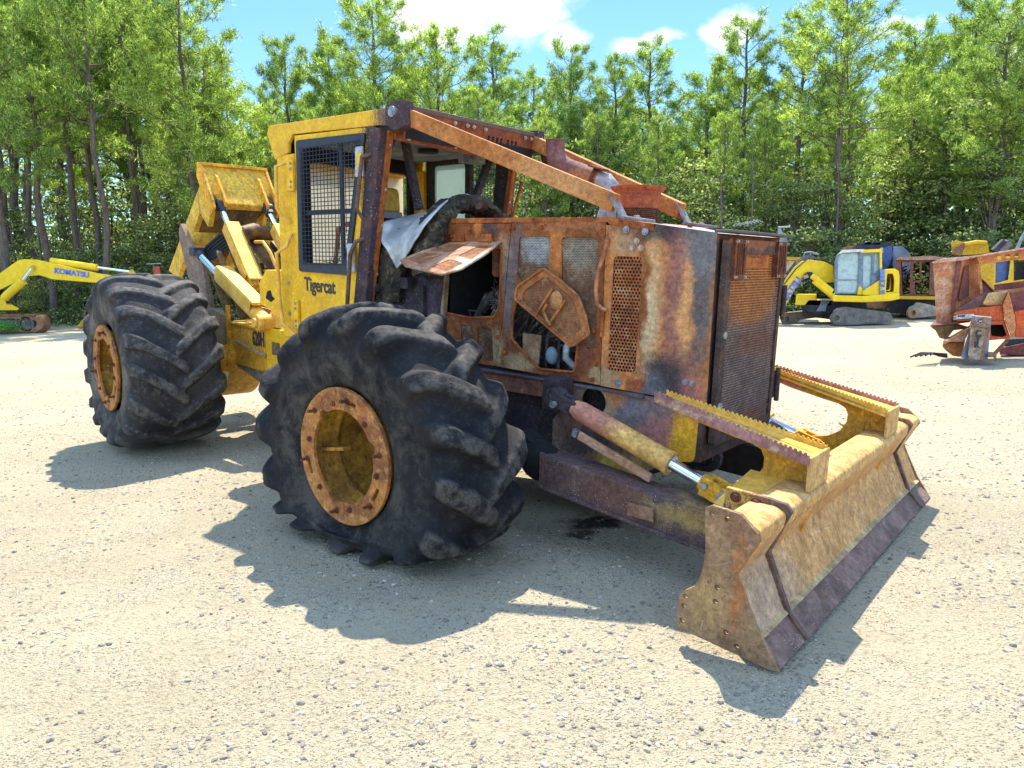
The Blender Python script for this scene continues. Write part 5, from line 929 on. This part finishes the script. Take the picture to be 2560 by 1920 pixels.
# curved grapple tong hanging behind the rear axle
tg_ = MB(); 
for k in range(12):
    a0, a1 = math.radians(-80+k*8.5), math.radians(-80+(k+1)*8.5); c = Vector((-5.1, 0, .62)); r = .62
    if k == 0: pp_ = []
    pp_.append((c.x+.95*r*math.cos(a0)*1.05, c.z+r*math.sin(a0)))
outp = pp_+[(x-.05-.02*i, z+.05+.012*i) for i, (x, z) in list(enumerate(pp_))[::-1]]
rpart(MB().plate(outp, [], lambda a, b: (a, -.22, b), (0, 1, 0), .42).build('grapple_tong', layered('tong_paint', ((.56, .36, .08), (.40, .24, .08))), SK, bevel=.01))
rpart(MB().cyl((-4.5, .0, .95), (-4.5, 0, .62), .05, 12).sphere((-4.3, .0, .60), .09, 12, 8).build('chain_hook', M_SOOT, SK))
# ================================================================== machines parked round the yard (real thickness, standing where they stand)
def rootloc(o):
    while o.parent: o = o.parent
    return o.location.copy()
def slab(name, mat, pts, D, th, parent, bevel=.01, holes=(), D2=None):
    """outline in the upright plane at distance D (D2: distance of its right hand end), extruded th metres away"""
    us = [p[0] for p in pts]; u0, u1 = min(us), max(us); D2 = D if D2 is None else D2
    f = lambda a, b: at(a, b, D+(D2-D)*(a-u0)/max(1, u1-u0))
    mb = MB(); L_ = rootloc(parent); n_ = Vector((L_.x, L_.y, 0)).normalized(); mb.plate(pts, holes, lambda a, b: f(a, b)-L_, n_, th); return mb.build(name, mat, parent, bevel=bevel)
def seg(name, mat, uvs, D, r, parent, n=12, D2=None):
    D2 = D if D2 is None else D2; k = len(uvs)-1
    return MB().tube([at(u, v, D+(D2-D)*i/k)-rootloc(parent) for i, (u, v) in enumerate(uvs)], r, n).build(name, mat, parent, smooth=50)
def ptext(s, name, size, u, v, D, du, dv, mat, parent, sx=1, bold=.03):
    o = at(u, v, D)-rootloc(parent); e = at(u+du, v+dv, D)-rootloc(parent); ux = (e-o).normalized(); uz = Vector((0, -1, 0)).cross(ux); uz = uz if uz.z > 0 else -uz
    return text(s, name, size, o, ux, uz, mat, parent, .006, bold, sx)
KY = layered('excavator_yellow', ((.86, .58, .02), (.78, .51, .02)), mott=.2, rough=.45, bump=.06, grime=.15, fine=12, grimecol=(.2, .12, .02)); KB = plain('letter_blue', (.10, .16, .55), .5); TRK = layered('track_steel', ((.13, .115, .105), (.20, .17, .14)), fine=18); TRR = layered('rusty_track', ((.33, .17, .09), (.24, .12, .07)), fine=14)
OLDY = layered('old_yellow', ((.68, .42, .04), (.58, .34, .03)), fine=14, grime=.5); CABG = plain('cab_grey', (.14, .18, .24), .5); DKM = plain('dark_machinery', (.03, .03, .035), .7, .1, .5, 6); GREYB = plain('grey_boom', (.20, .22, .25), .6, .2, .3, 3)
GL = glass('cab_glass', (.45, .60, .60), .8, .04); BLUEG = plain('blue_cover', (.05, .09, .22), .5)
# --- excavator at left
e1 = empty('excavator', tuple(at(-40, 826, 25.2)), label='yellow excavator at the left edge, its long boom reaching over the rear tyre', cat='excavator')
bo1 = slab('boom', KY, [(-60, 712), (0, 683), (45, 651), (60, 648), (92, 649), (125, 656), (250, 684), (288, 689), (283, 697), (238, 707), (130, 698), (100, 688), (75, 690), (55, 698), (0, 725), (-60, 760)], 25.0, .42, e1, .02)
seg('boom_pin', OLDY, [(82, 669), (82, 669.01)], 24.9, .12, e1) if 0 else None
MB().cyl(at(82, 669, 24.93)-e1.location, at(82, 669, 25.0)-e1.location, .075, 16).build('boom_pin', OLDY, bo1)
ptext('KOMATSU', 'boom_lettering', .245, 135, 682, 24.985, 80, 11, KB, bo1, 1.02, .035)
ac = seg('arm_cylinder', KY, [(128, 652), (155, 657), (243, 669)], 25.2, .115, e1); seg('cylinder_rod', M_CHROME, [(240, 668), (330, 680)], 25.2, .05, ac)
slab('rod_bracket', OLDY, [(318, 686), (324, 676), (332, 673), (340, 684), (352, 692), (318, 692)], 25.1, .2, ac)
sb = seg('boom_cylinder', KY, [(12, 745), (18, 738), (58, 702)], 24.8, .14, e1); seg('cylinder_rod', M_CHROME, [(56, 703), (80, 671)], 24.8, .055, sb)
slab('house', KY, [(-80, 742), (0, 742), (12, 745), (17, 762), (34, 762), (34, 765), (48, 770), (45, 776), (-80, 776)], 24.9, 2.2, e1, .03)
slab('house_side', DKM, [(-60, 720), (8, 722), (14, 742), (-60, 745)], 25.3, 1.5, e1); slab('mirror', DKM, [(33, 728), (42, 732), (42, 758), (36, 758)], 25.3, .08, e1)
ptext('KOMATSU', 'house_lettering', .11, -62, 759, 24.89, 70, 0, M_INK, e1, 1)
for k, (D, off) in enumerate(((24.7, 0), (26.2, 6))):
    t_ = slab('track', TRR, rounded([(-120+off, 787), (75+off, 790), (100+off, 794), (112+off*.3, 808), (104+off, 824), (85+off, 830), (-120+off, 830)], 10), D, .55, e1, .03, [rounded([(-110+off, 795), (70+off, 797), (92+off, 803), (92+off, 816), (75+off, 822), (-110+off, 822)], 8)])
    slab('track_frame', TRK, [(-110+off, 800), (52+off, 800), (52+off, 818), (-110+off, 818)], D+.08, .35, t_); MB().cyl(at(68+off, 810, D+.03)-e1.location, at(68+off, 810, D+.5)-e1.location, .17, 22).ring(at(68+off, 810, D+.06)-e1.location, (0, 1, 0), .25, .2, .12, 24).build('idler', TRK, t_, smooth=40)
    gr = MB()
    for u in np.arange(-116, 100, 5.2): p = at(u+off, 787+1.5*(u+116)/215, D+.27)-e1.location; gr.box(p.x-.02, p.x+.02, p.y-.3, p.y+.3, p.z-.02, p.z+.045)
    for a in np.arange(-80, 80, 14): p = at(100+off*.6+12*math.cos(math.radians(a)), 810+20*math.sin(math.radians(a)), D+.27)-e1.location; gr.sphere(p, .05, 6, 4, (1, 6, 1))
    gr.build('grouser', TRR, t_)
wd_ = MB()
V, F = leaves(np.array([(at(0, 826, 24.2)+Vector((RNG.normal(0, .28), RNG.normal(0, .3), abs(RNG.normal(0, .14)))))[:] for _ in range(900)]), .045)
o = bpy.data.objects.new('weed_clump', fast_mesh('weed_clump', V, F, leaf_mat('weed', ((.06, .20, .03), (.10, .28, .04), (.15, .3, .06), (.1, .25, .05)), (1.5, 1.8, .8)))); scene.collection.objects.link(o); tag(o, 'bright green weed clump in front of the left excavator track', 'weeds')
# red machine part peeking above the rear tyre
rp = empty('red_machine', tuple(at(395, 720, 27)), label='red machine part peeking out between the rear tyre and the boom', cat='machine')
slab('housing', plain('red_paint', (.42, .05, .04), .5), [(384, 667), (398, 666), (402, 690), (405, 735), (384, 735)], 27, .5, rp); slab('shaft', M_STEEL, [(365, 659), (402, 657), (402, 660), (365, 661)], 27.1, .08, rp)
# small yellow blade beyond the rear tyre's left side
sy = empty('yellow_attachment', tuple(at(205, 817, 27)), label='small yellow attachment lying at the wood edge, left of the rear tyre', cat='attachment')
slab('blade', OLDY, [(193, 816), (208, 800), (222, 792), (222, 818), (196, 819)], 27, .6, sy); slab('upright', TRR, [(208, 796), (210, 776), (214, 775), (214, 800)], 26.9, .1, sy)

# --- excavator at right
e2 = empty('excavator', tuple(at(2110, 812, 21.4)), label='yellow and grey excavator with a glass cab, its boom dipping behind the hood', cat='excavator')
bo2 = slab('boom', KY, [(1925, 812), (1925, 785), (1945, 738), (1962, 700), (1985, 668), (2004, 653), (2022, 649), (2060, 654), (2083, 664), (2087, 706), (2062, 707), (2040, 690), (2024, 681), (2012, 683), (1990, 712), (1968, 757), (1935, 803)], 21.9, .5, e2, .02)
ptext('KOMATSU', 'boom_lettering', .275, 1942, 789, 21.88, 52, -74, KB, bo2, .98, .045)
for (a, b) in (((2035, 702), (2083, 742)), ((2030, 690), (2080, 728))): c_2 = seg('boom_cylinder', KY, [a, b], 21.6, .08, e2)
hs2 = MB()
for k in range(5):
    pp = [(1930+2*k, 770-8*k), (1955+3*k, 718-9*k), (1990, 672-5*k), (2022, 645-2*k), (2060, 648+1*k), (2082, 662)]
    hs2.tube([at(u, v, 21.85+.07*k)-e2.location for u, v in pp], .018, 5)
hs2.build('hose', M_INK, bo2)
slab('boom_foot', KY, [(1990, 736), (2040, 736), (2040, 750), (2080, 752), (2080, 765), (1988, 762)], 22.0, .5, e2)
slab('lamp', M_STEEL, [(2008, 690), (2020, 686), (2022, 694), (2010, 697)], 21.7, .1, e2); slab('valve', DKM, [(2016, 680), (2030, 680), (2042, 698), (2036, 701), (2020, 692)], 21.8, .12, e2)
slab('skirt', KY, [(2081, 738), (2160, 740), (2249, 732), (2249, 748), (2222, 753), (2160, 756), (2082, 754)], 21.3, 2.4, e2, .03)
cb = slab('cab', CABG, [(2086, 736), (2086, 655), (2091, 638), (2102, 628), (2160, 624), (2204, 624), (2203, 736)], 21.5, 1.5, e2, .02, [rounded([(2092, 732), (2096, 642), (2104, 634), (2148, 633), (2144, 732)], 5), [(2158, 640), (2180, 639), (2178, 690), (2175, 718), (2157, 726)], [(2187, 633), (2199, 632), (2199, 672), (2184, 686)]])
slab('windscreen', GL, [(2092, 732), (2096, 642), (2104, 634), (2148, 633), (2144, 732)], 21.55, .01, cb, 0); slab('side_window', GL, [(2158, 640), (2180, 639), (2178, 690), (2175, 718), (2157, 726)], 21.55, .01, cb, 0); slab('side_window', GL, [(2187, 633), (2199, 632), (2199, 672), (2184, 686)], 21.55, .01, cb, 0)
slab('windscreen_bar', CABG, [(2091, 699), (2146, 699), (2146, 701), (2091, 701)], 21.52, .04, cb, 0); slab('seat', DKM, [(2112, 720), (2114, 690), (2126, 690), (2128, 718)], 22.2, .5, cb)
[slab('cab_trim', KY, pp, 21.42, .06, cb) for pp in ([(2150, 625), (2204, 622), (2204, 630), (2151, 632)], [(2199, 630), (2205, 630), (2206, 738), (2200, 738)], [(2158, 738), (2156, 728), (2199, 700), (2199, 738)])]; slab('front_trim', KY, [(2143, 737), (2146, 718), (2151, 714), (2156, 722), (2158, 737)], 21.47, .06, cb)
slab('roof_cap', plain('cap_white', (.55, .58, .56), .5), [(2095, 636), (2105, 625), (2160, 623), (2158, 629), (2108, 632)], 21.4, 1.5, cb)
rb_ = slab('rear_body', KY, [(2205, 674), (2238, 672), (2247, 678), (2249, 690), (2248, 735), (2205, 738)], 21.4, 2.2, e2, .03, [rounded([(2218, 684), (2232, 684), (2236, 700), (2234, 730), (2214, 731)], 4)])
slab('badge_panel', CABG, [(2199, 672), (2212, 672), (2212, 736), (2199, 736)], 21.38, .05, e2)
for k in range(3): slab('stripe', plain('stripe_blue', (.12, .22, .62), .5) if k == 0 else bpy.data.materials['stripe_blue'], [(2201, 676+9*k), (2212, 674+9*k), (2212, 681+9*k), (2201, 683+9*k)], 21.36, .02, e2, 0)
ptext('PC', 'model_lettering', .09, 2202, 711, 21.36, 10, 0, bpy.data.materials['cap_white'], e2, .8); ptext('210', 'model_lettering', .12, 2200, 725, 21.36, 10, 0, bpy.data.materials['cap_white'], e2, .75)
slab('turntable', DKM, [(2020, 750), (2165, 752), (2170, 775), (2140, 790), (2060, 790), (2000, 775)], 22.0, 1.2, e2, .02)
for nm, pts, D in (('track', [(2078, 792), (2082, 778), (2092, 771), (2110, 768), (2225, 782), (2231, 790), (2230, 804), (2134, 813), (2090, 815), (2080, 808)], 21.2), ('track', [(1954, 800), (1956, 788), (1966, 782), (2060, 772), (2090, 778), (2085, 800), (2040, 794), (2000, 800), (1985, 810), (1962, 813)], 22.6)):
    t_ = slab(nm, TRK, pts, D, .55, e2, .02); c_ = at(pts[0][0]+12, 798 if D > 22 else 795, D-.02)-e2.location; MB().ring(c_, (0, 1, 0), .17, .08, .08, 22).build('idler', TRK, t_)
slab('exhaust', M_STEEL, [(2200, 620), (2208, 619), (2208, 632), (2200, 632)], 22.5, .15, e2)
wr = MB()
for k in range(6): wr.tube([at(2042+4*k, 778, 21.5)-e2.location, at(2050+3*k, 765, 21.6)-e2.location, at(2056+4*k, 748, 21.8)-e2.location], .012, 4)
wr.build('dangling_hose', M_STEEL, e2)
# --- orange and grey bits between the hood and that excavator
e5 = empty('excavator', tuple(at(1975, 800, 24)), label='partly hidden excavator with an amber cab roof right behind the hood corner', cat='excavator')
slab('cab_roof', OLDY, [(1958, 642), (2020, 644), (2020, 652), (1958, 650)], 24, 1.4, e5); slab('cab_body', TRR, [(1948, 650), (1966, 650), (1966, 730), (1948, 735)], 24, 1.4, e5); slab('cab_side', CREAM, [(1966, 651), (2010, 652), (1990, 700), (1966, 700)], 24.2, 1.2, e5)
ra_ = seg('rail', GREYB, [(2006, 650), (2012, 632), (2026, 630), (2046, 636)], 24, .03, e5, 6); seg('rail', GREYB, [(2026, 630), (2028, 650)], 24, .03, e5, 6)
e6 = empty('boom_arm', tuple(at(1950, 800, 23)), label='upright grey excavator arm showing above the far corner of the hood', cat='excavator arm')
slab('arm', GREYB, [(1944, 565), (1950, 566), (1955, 578), (1966, 592), (1970, 606), (1960, 640), (1955, 655), (1945, 800), (1930, 800), (1944, 640)], 23, .4, e6, .02); seg('pin', M_STEEL, [(1946, 569), (1975, 567)], 23, .03, e6)
# --- dark excavator behind the cab, burnt one beside it, yellow one further right
e3 = empty('excavator', tuple(at(2210, 800, 26)), label='dark blue and grey excavator standing right behind the glass cab', cat='excavator')
slab('roof', TRR, [(2108, 620), (2120, 616), (2230, 610), (2232, 622), (2108, 628)], 26.2, 1.5, e3); slab('arm', DKM, [(2140, 612), (2170, 604), (2228, 608), (2234, 620), (2140, 624)], 26, .5, e3)
slab('cover', BLUEG, [(2205, 622), (2229, 612), (2232, 640), (2220, 670), (2206, 672)], 25.9, .8, e3); slab('counterweight', GREYB, [(2231, 616), (2255, 615), (2270, 628), (2278, 640), (2278, 700), (2231, 700)], 26.4, 1.0, e3, .05)
slab('linkage', M_STEEL, [(2160, 612), (2163, 602), (2176, 604), (2178, 609), (2200, 606), (2205, 612)], 26, .2, e3)
BURN = layered('burnt_cab', ((.20, .085, .055), (.14, .06, .045), (.30, .15, .10)), fine=10)
e4 = empty('burnt_excavator', tuple(at(2300, 795, 24)), label='burnt out rusty excavator wreck between the glass cab and the orange wreck', cat='excavator')
cf = slab('cab_frame', BURN, [(2240, 648), (2262, 643), (2330, 642), (2355, 645), (2355, 742), (2240, 742)], 24, 1.6, e4, .01, [[(2252, 655), (2276, 655), (2274, 734), (2256, 736)], [(2284, 658), (2298, 655), (2300, 700), (2282, 702)], [(2304, 655), (2324, 655), (2322, 735), (2290, 737), (2286, 708), (2304, 704)]])
slab('roof', layered('roof_rust', ((.42, .24, .17), (.34, .17, .12)), fine=10), [(2240, 650), (2244, 643), (2330, 640), (2380, 645), (2380, 650)], 23.9, 1.8, e4)
jk = MB()
for i in range(90): p = at(RNG.uniform(2250, 2345), RNG.uniform(665, 735), 24.3+.9*RNG.random())-e4.location; jk.tube([p, p+Vector((RNG.normal(0, .2), RNG.normal(0, .1), RNG.normal(0, .12)))], .012+.02*RNG.random(), 5)
tag(jk.build('wreckage', BURN, e4, smooth=50), kind='stuff'); slab('deck', OLDY, [(2235, 740), (2370, 742), (2370, 750), (2235, 748)], 23.8, 2.2, e4); slab('side_panel', BURN, [(2326, 655), (2340, 650), (2340, 738), (2322, 738)], 23.9, .05, e4, 0)
slab('undercarriage', DKM, [(2215, 750), (2345, 750), (2345, 790), (2225, 782)], 24.2, 1.6, e4); slab('track', TRR, [(2150, 757), (2225, 750), (2222, 770), (2190, 772), (2155, 766)], 24.5, .6, e4)
t_ = slab('track', layered('dusty_track', ((.36, .31, .24), (.26, .22, .17)), fine=10), [(2266, 782), (2270, 770), (2282, 765), (2290, 757), (2320, 762), (2350, 770), (2350, 790), (2300, 794), (2272, 795)], 23.3, .6, e4, .03); MB().ring(at(2281, 782, 23.25)-e4.location, (0, 1, 0), .17, .08, .12, 20).build('idler', layered('idler_tan', ((.42, .26, .13), (.3, .2, .12)), fine=16), t_)
e7 = empty('excavator', tuple(at(2440, 800, 25)), label='orange yellow excavator with a folded arm behind the orange wreck', cat='excavator')
slab('arm', OLDY, [(2377, 604), (2392, 601), (2404, 604), (2420, 604), (2470, 610), (2474, 632), (2440, 636), (2400, 638), (2380, 636)], 25, .5, e7, .03); am = seg('arm_cylinder', OLDY, [(2410, 612), (2440, 606), (2465, 608)], 24.8, .08, e7)
ln = MB()
for k in range(6): ln.tube([at(2382+4*k, 636, 24.8)-e7.location, at(2390+4*k, 618, 24.8)-e7.location, at(2404+4*k, 610, 24.8)-e7.location], .03, 5)
ln.build('linkage', TRR, e7); slab('body', OLDY, [(2448, 655), (2490, 650), (2485, 740), (2455, 720)], 24.6, 1.2, e7, .03)
seg('exhaust', DKM, [(2484, 630), (2510, 604)], 24.5, .12, e7); seg('exhaust', plain('brown_pipe', (.16, .12, .11), .8), [(2496, 632), (2522, 606)], 24.5, .14, e7)
e8 = empty('excavator', tuple(at(2540, 790, 22)), label='excavator with blue tinted cab glass seen through the frame of the orange wreck', cat='excavator')
cb8 = slab('cab', OLDY, [(2484, 640), (2600, 640), (2600, 715), (2484, 715)], 22, 1.2, e8, .01, [[(2489, 652), (2526, 650), (2520, 700), (2488, 708)], [(2534, 650), (2590, 650), (2590, 695), (2534, 702)]]); slab('window', BLUEG, [(2489, 652), (2526, 650), (2520, 700), (2488, 708)], 22.1, .02, cb8, 0); slab('seat', DKM, [(2540, 655), (2580, 655), (2580, 700), (2535, 700)], 22.4, .5, cb8)
seg('guard_rail', GREYB, [(2540, 630), (2552, 600), (2575, 560)], 22, .05, e8, 6)

# --- orange wreck at the right edge
OR1 = layered('faded_orange', ((.52, .17, .055), (.60, .24, .09), (.36, .11, .05)), fine=16, grime=.45, grimecol=(.20, .06, .04), specks=((.68, .6, .5), 22), rough=.7, warp=.1); OR2 = layered('bright_orange', ((.62, .115, .03), (.52, .09, .03)), fine=16, grime=.3, grimecol=(.25, .06, .03)); MAR = layered('maroon_steel', ((.17, .05, .045), (.24, .08, .06)), fine=16)
OR3 = layered('blistered_orange', ((.52, .19, .07), (.62, .36, .22), (.40, .12, .05)), fine=14, grime=.6, grimecol=(.66, .56, .46), warp=.1, streak=.3)
rw = empty('orange_wreck', tuple(at(2480, 895, 12.9)), label='faded orange machine body wreck lying at the right edge of the yard', cat='machine wreck')
def q(pts): return [(2240+a/4.878, 580+b/4.878) for a, b in pts]
slab('end_panel', OR3, q([(452, 385), (770, 345), (690, 985), (680, 1112), (492, 1132), (475, 800)]), 12.95, .5, rw, .01)
slab('corner_rib', MAR, q([(745, 345), (800, 345), (715, 985), (665, 985)]), 12.90, .08, rw)
sp_ = slab('side_panel', OR1, q([(800, 345), (985, 300), (1030, 560), (1058, 745), (1020, 790), (700, 980)]), 12.92, .5, rw, .01, D2=13.3)
slab('recess_panel', MAR, q([(835, 425), (935, 375), (975, 720), (790, 845), (765, 810)]), 12.90, .02, sp_, 0, D2=13.27)
slab('top_flange', layered('pale_orange', ((.62, .36, .28), (.52, .25, .17)), fine=16), q([(436, 368), (560, 325), (970, 288), (1700, 168), (1700, 190), (985, 305), (800, 348), (455, 388)]), 12.85, 1.4, rw)  # flange in a paler orange than the panels below it
bmq = slab('side_beam', OR1, q([(985, 300), (1700, 180), (1700, 310), (1020, 398)]), 12.95, .12, rw, .01, [q(rounded([(1235+105*k, 292-14*k), (1285+105*k, 286-14*k), (1285+105*k, 335-14*k), (1240+105*k, 341-14*k)], 12)) for k in range(3)], D2=13.0)
slab('upright', OR1, q([(985, 380), (1025, 395), (1060, 745), (1030, 760)]), 12.95, .12, rw)
slab('gusset', MAR, q([(1040, 565), (1215, 730), (1060, 750)]), 13.1, .05, rw); slab('gusset_edge', OR3, q([(1040, 560), (1058, 572), (1218, 722), (1205, 734)]), 13.05, .08, rw)
slab('floor_band', MAR, q([(1195, 645), (1700, 580), (1700, 640), (1500, 690), (1205, 715)]), 13.3, .2, rw); slab('floor_edge', OR1, q([(1205, 715), (1500, 688), (1700, 640), (1700, 700), (1385, 760)]), 13.2, .3, rw)
slab('dark_shell', layered('dull_shell', ((.16, .10, .10), (.24, .12, .09)), fine=14), q([(700, 978), (1055, 750), (1120, 735), (1040, 890), (1000, 930)]), 12.9, .4, rw, D2=12.7)  # shell in a duller, darker colour than the panels around it
slab('hatch_cover', layered('hatch_yellowed', ((.62, .40, .18), (.55, .32, .13)), [], fine=14), q([(1050, 890), (1120, 745), (1370, 715), (1300, 900), (1130, 900)]), 12.6, .3, rw, .03)
slab('front_band', OR2, q([(718, 985), (985, 930), (1300, 898), (1312, 1005), (1320, 1090), (950, 1080), (745, 1092)]), 12.5, .5, rw)
sl_ = slab('white_label', plain('label_white', (.62, .60, .56), .6), q([(735, 1012), (950, 998), (952, 1050), (738, 1064)]), 12.48, .015, rw, 0); slab('label_print', M_INK, q([(752, 1018), (842, 1012), (844, 1030), (752, 1036)]), 12.47, .012, sl_, 0); ptext('CAREFUL' if 0 else 'No step', 'label_print', .035, 2240+750/4.878, 580+1056/4.878, 12.47, 20, -2, M_INK, sl_, .9) if 0 else None
slab('side_block', OR1, q([(1300, 898), (1372, 722), (1420, 900), (1465, 1130), (1440, 1305), (1395, 1265), (1325, 1080)]), 12.45, .4, rw, .02)
slab('right_panel', OR2, q([(1440, 975), (1700, 930), (1700, 1290), (1445, 1285), (1465, 1130)]), 12.55, .3, rw, .02); slab('dark_bay', MAR, q([(1385, 765), (1700, 700), (1700, 935), (1430, 975)]), 12.9, .3, rw)
slab('lower_frame', OR2, q([(1130, 1060), (1322, 1078), (1400, 1300), (1130, 1322)]), 12.5, .15, rw, .01, [q(rounded([(1150, 1135), (1300, 1128), (1350, 1262), (1300, 1285), (1160, 1272)], 10))]); slab('dark_cavity', M_SOOT, q([(1140, 1120), (1340, 1120), (1370, 1290), (1140, 1290)]), 12.8, .05, rw)
slab('bottom_rim', MAR, q([(410, 1138), (680, 1112), (900, 1085), (905, 1100), (690, 1128), (500, 1150), (425, 1158)]), 12.6, .9, rw)
slab('timber_base', layered('weathered_wood', ((.42, .30, .14), (.34, .24, .12)), fine=16, streak=.5), q([(420, 1160), (700, 1130), (870, 1180), (700, 1200), (610, 1312), (530, 1292), (480, 1200)]), 12.9, .6, rw)
sc_ = slab('scoop', OR3, q([(570, 1325), (640, 1310), (890, 1165), (880, 1240), (830, 1340), (640, 1345), (575, 1380)]), 12.4, .7, rw, .02); slab('scoop_shell', OR1, q([(570, 1350), (700, 1345), (835, 1335), (790, 1525), (690, 1512), (600, 1440), (565, 1395)]), 12.5, .6, rw, .02)
slab('strut', TRR, q([(1180, 1480), (1330, 1320), (1380, 1330), (1220, 1500)]), 12.8, .1, rw); slab('crossbeam', MAR, q([(1250, 1420), (1700, 1330), (1700, 1500), (1270, 1500)]), 13.2, .3, rw); slab('running_gear', DKM, q([(1330, 1310), (1700, 1290), (1700, 1440), (1330, 1440)]), 13.3, .8, rw)
# --- steel post attachment leaning on it
ps = empty('steel_attachment', tuple(at(2450, 898, 12.1)), label='rusty steel post lettered CTR with grey wings, leaning on the orange wreck', cat='attachment')
pb = slab('post', layered('peeling_post', ((.42, .36, .27), (.24, .13, .09), (.17, .08, .06)), fine=14, grime=.5), q([(912, 1155), (1095, 1165), (1020, 1562), (872, 1560)]), 12.1, .3, ps, .01)
slab('post_side', TRR, q([(1095, 1165), (1150, 1160), (1060, 1565), (1018, 1562)]), 12.1, .35, ps); slab('wing', GREYB, q([(905, 1165), (915, 1165), (872, 1562), (788, 1528)]), 12.15, .25, ps); slab('wing', GREYB, q([(1148, 1162), (1152, 1170), (1118, 1560), (1060, 1566)]), 12.15, .3, ps)
hdp = slab('head_plate', layered('head_plate', ((.25, .27, .26), (.22, .12, .09), (.45, .38, .30)), fine=14), q([(925, 1022), (1165, 1045), (1155, 1165), (900, 1138)]), 12.05, .3, ps, .02, [q(circ(1027, 1082, 25, 14))]); slab('head_rim', TRR, q([(895, 1132), (1158, 1152), (1156, 1172), (900, 1155)]), 12.02, .4, ps)
for ch, u, v in (('C', 968, 1268), ('T', 970, 1340), ('R', 952, 1408)): ptext(ch, 'post_lettering', .135, 2240+u/4.878, 580+v/4.878, 12.09, 20, 0, M_INK, pb, 1, .04)
slab('foot', TRR, q([(1120, 1480), (1225, 1490), (1228, 1570), (1195, 1572), (1190, 1530), (1120, 1530)]), 12.1, .3, ps)
hz = MB()
for k in range(5): hz.tube([at(*q([(180+60*k, 1530-6*k)])[0], 12.2)+Vector((0, 0, .01)), at(*q([(300+40*k, 1488)])[0], 12.5)+Vector((0, 0, .02)), at(*q([(460+15*k, 1478+8*k)])[0], 12.6), at(*q([(620, 1490+9*k)])[0], 12.4)], .016, 6)
for k in range(1): pass
o = hz.build('rubber_hose', bpy.data.materials['hose_rubber'] if 'hose_rubber' in bpy.data.materials else M_INK, smooth=50); tag(o, 'bunch of dark hoses lying on the gravel beside the orange wreck', 'hoses')
# two small machines far off behind the hood
gl = MB()
for k in range(7): p = at(1832+9*k, 566-1.5*k, 27); gl.tube([p, p+Vector((.12, 0, .10)), p+Vector((.3, 0, .02))], .02, 4)
o = gl.build('scrap_heap', M_STEEL)
for v_ in o.data.vertices: pass
tag(o, 'tangle of bent grey rods showing above the hood top', 'scrap metal')
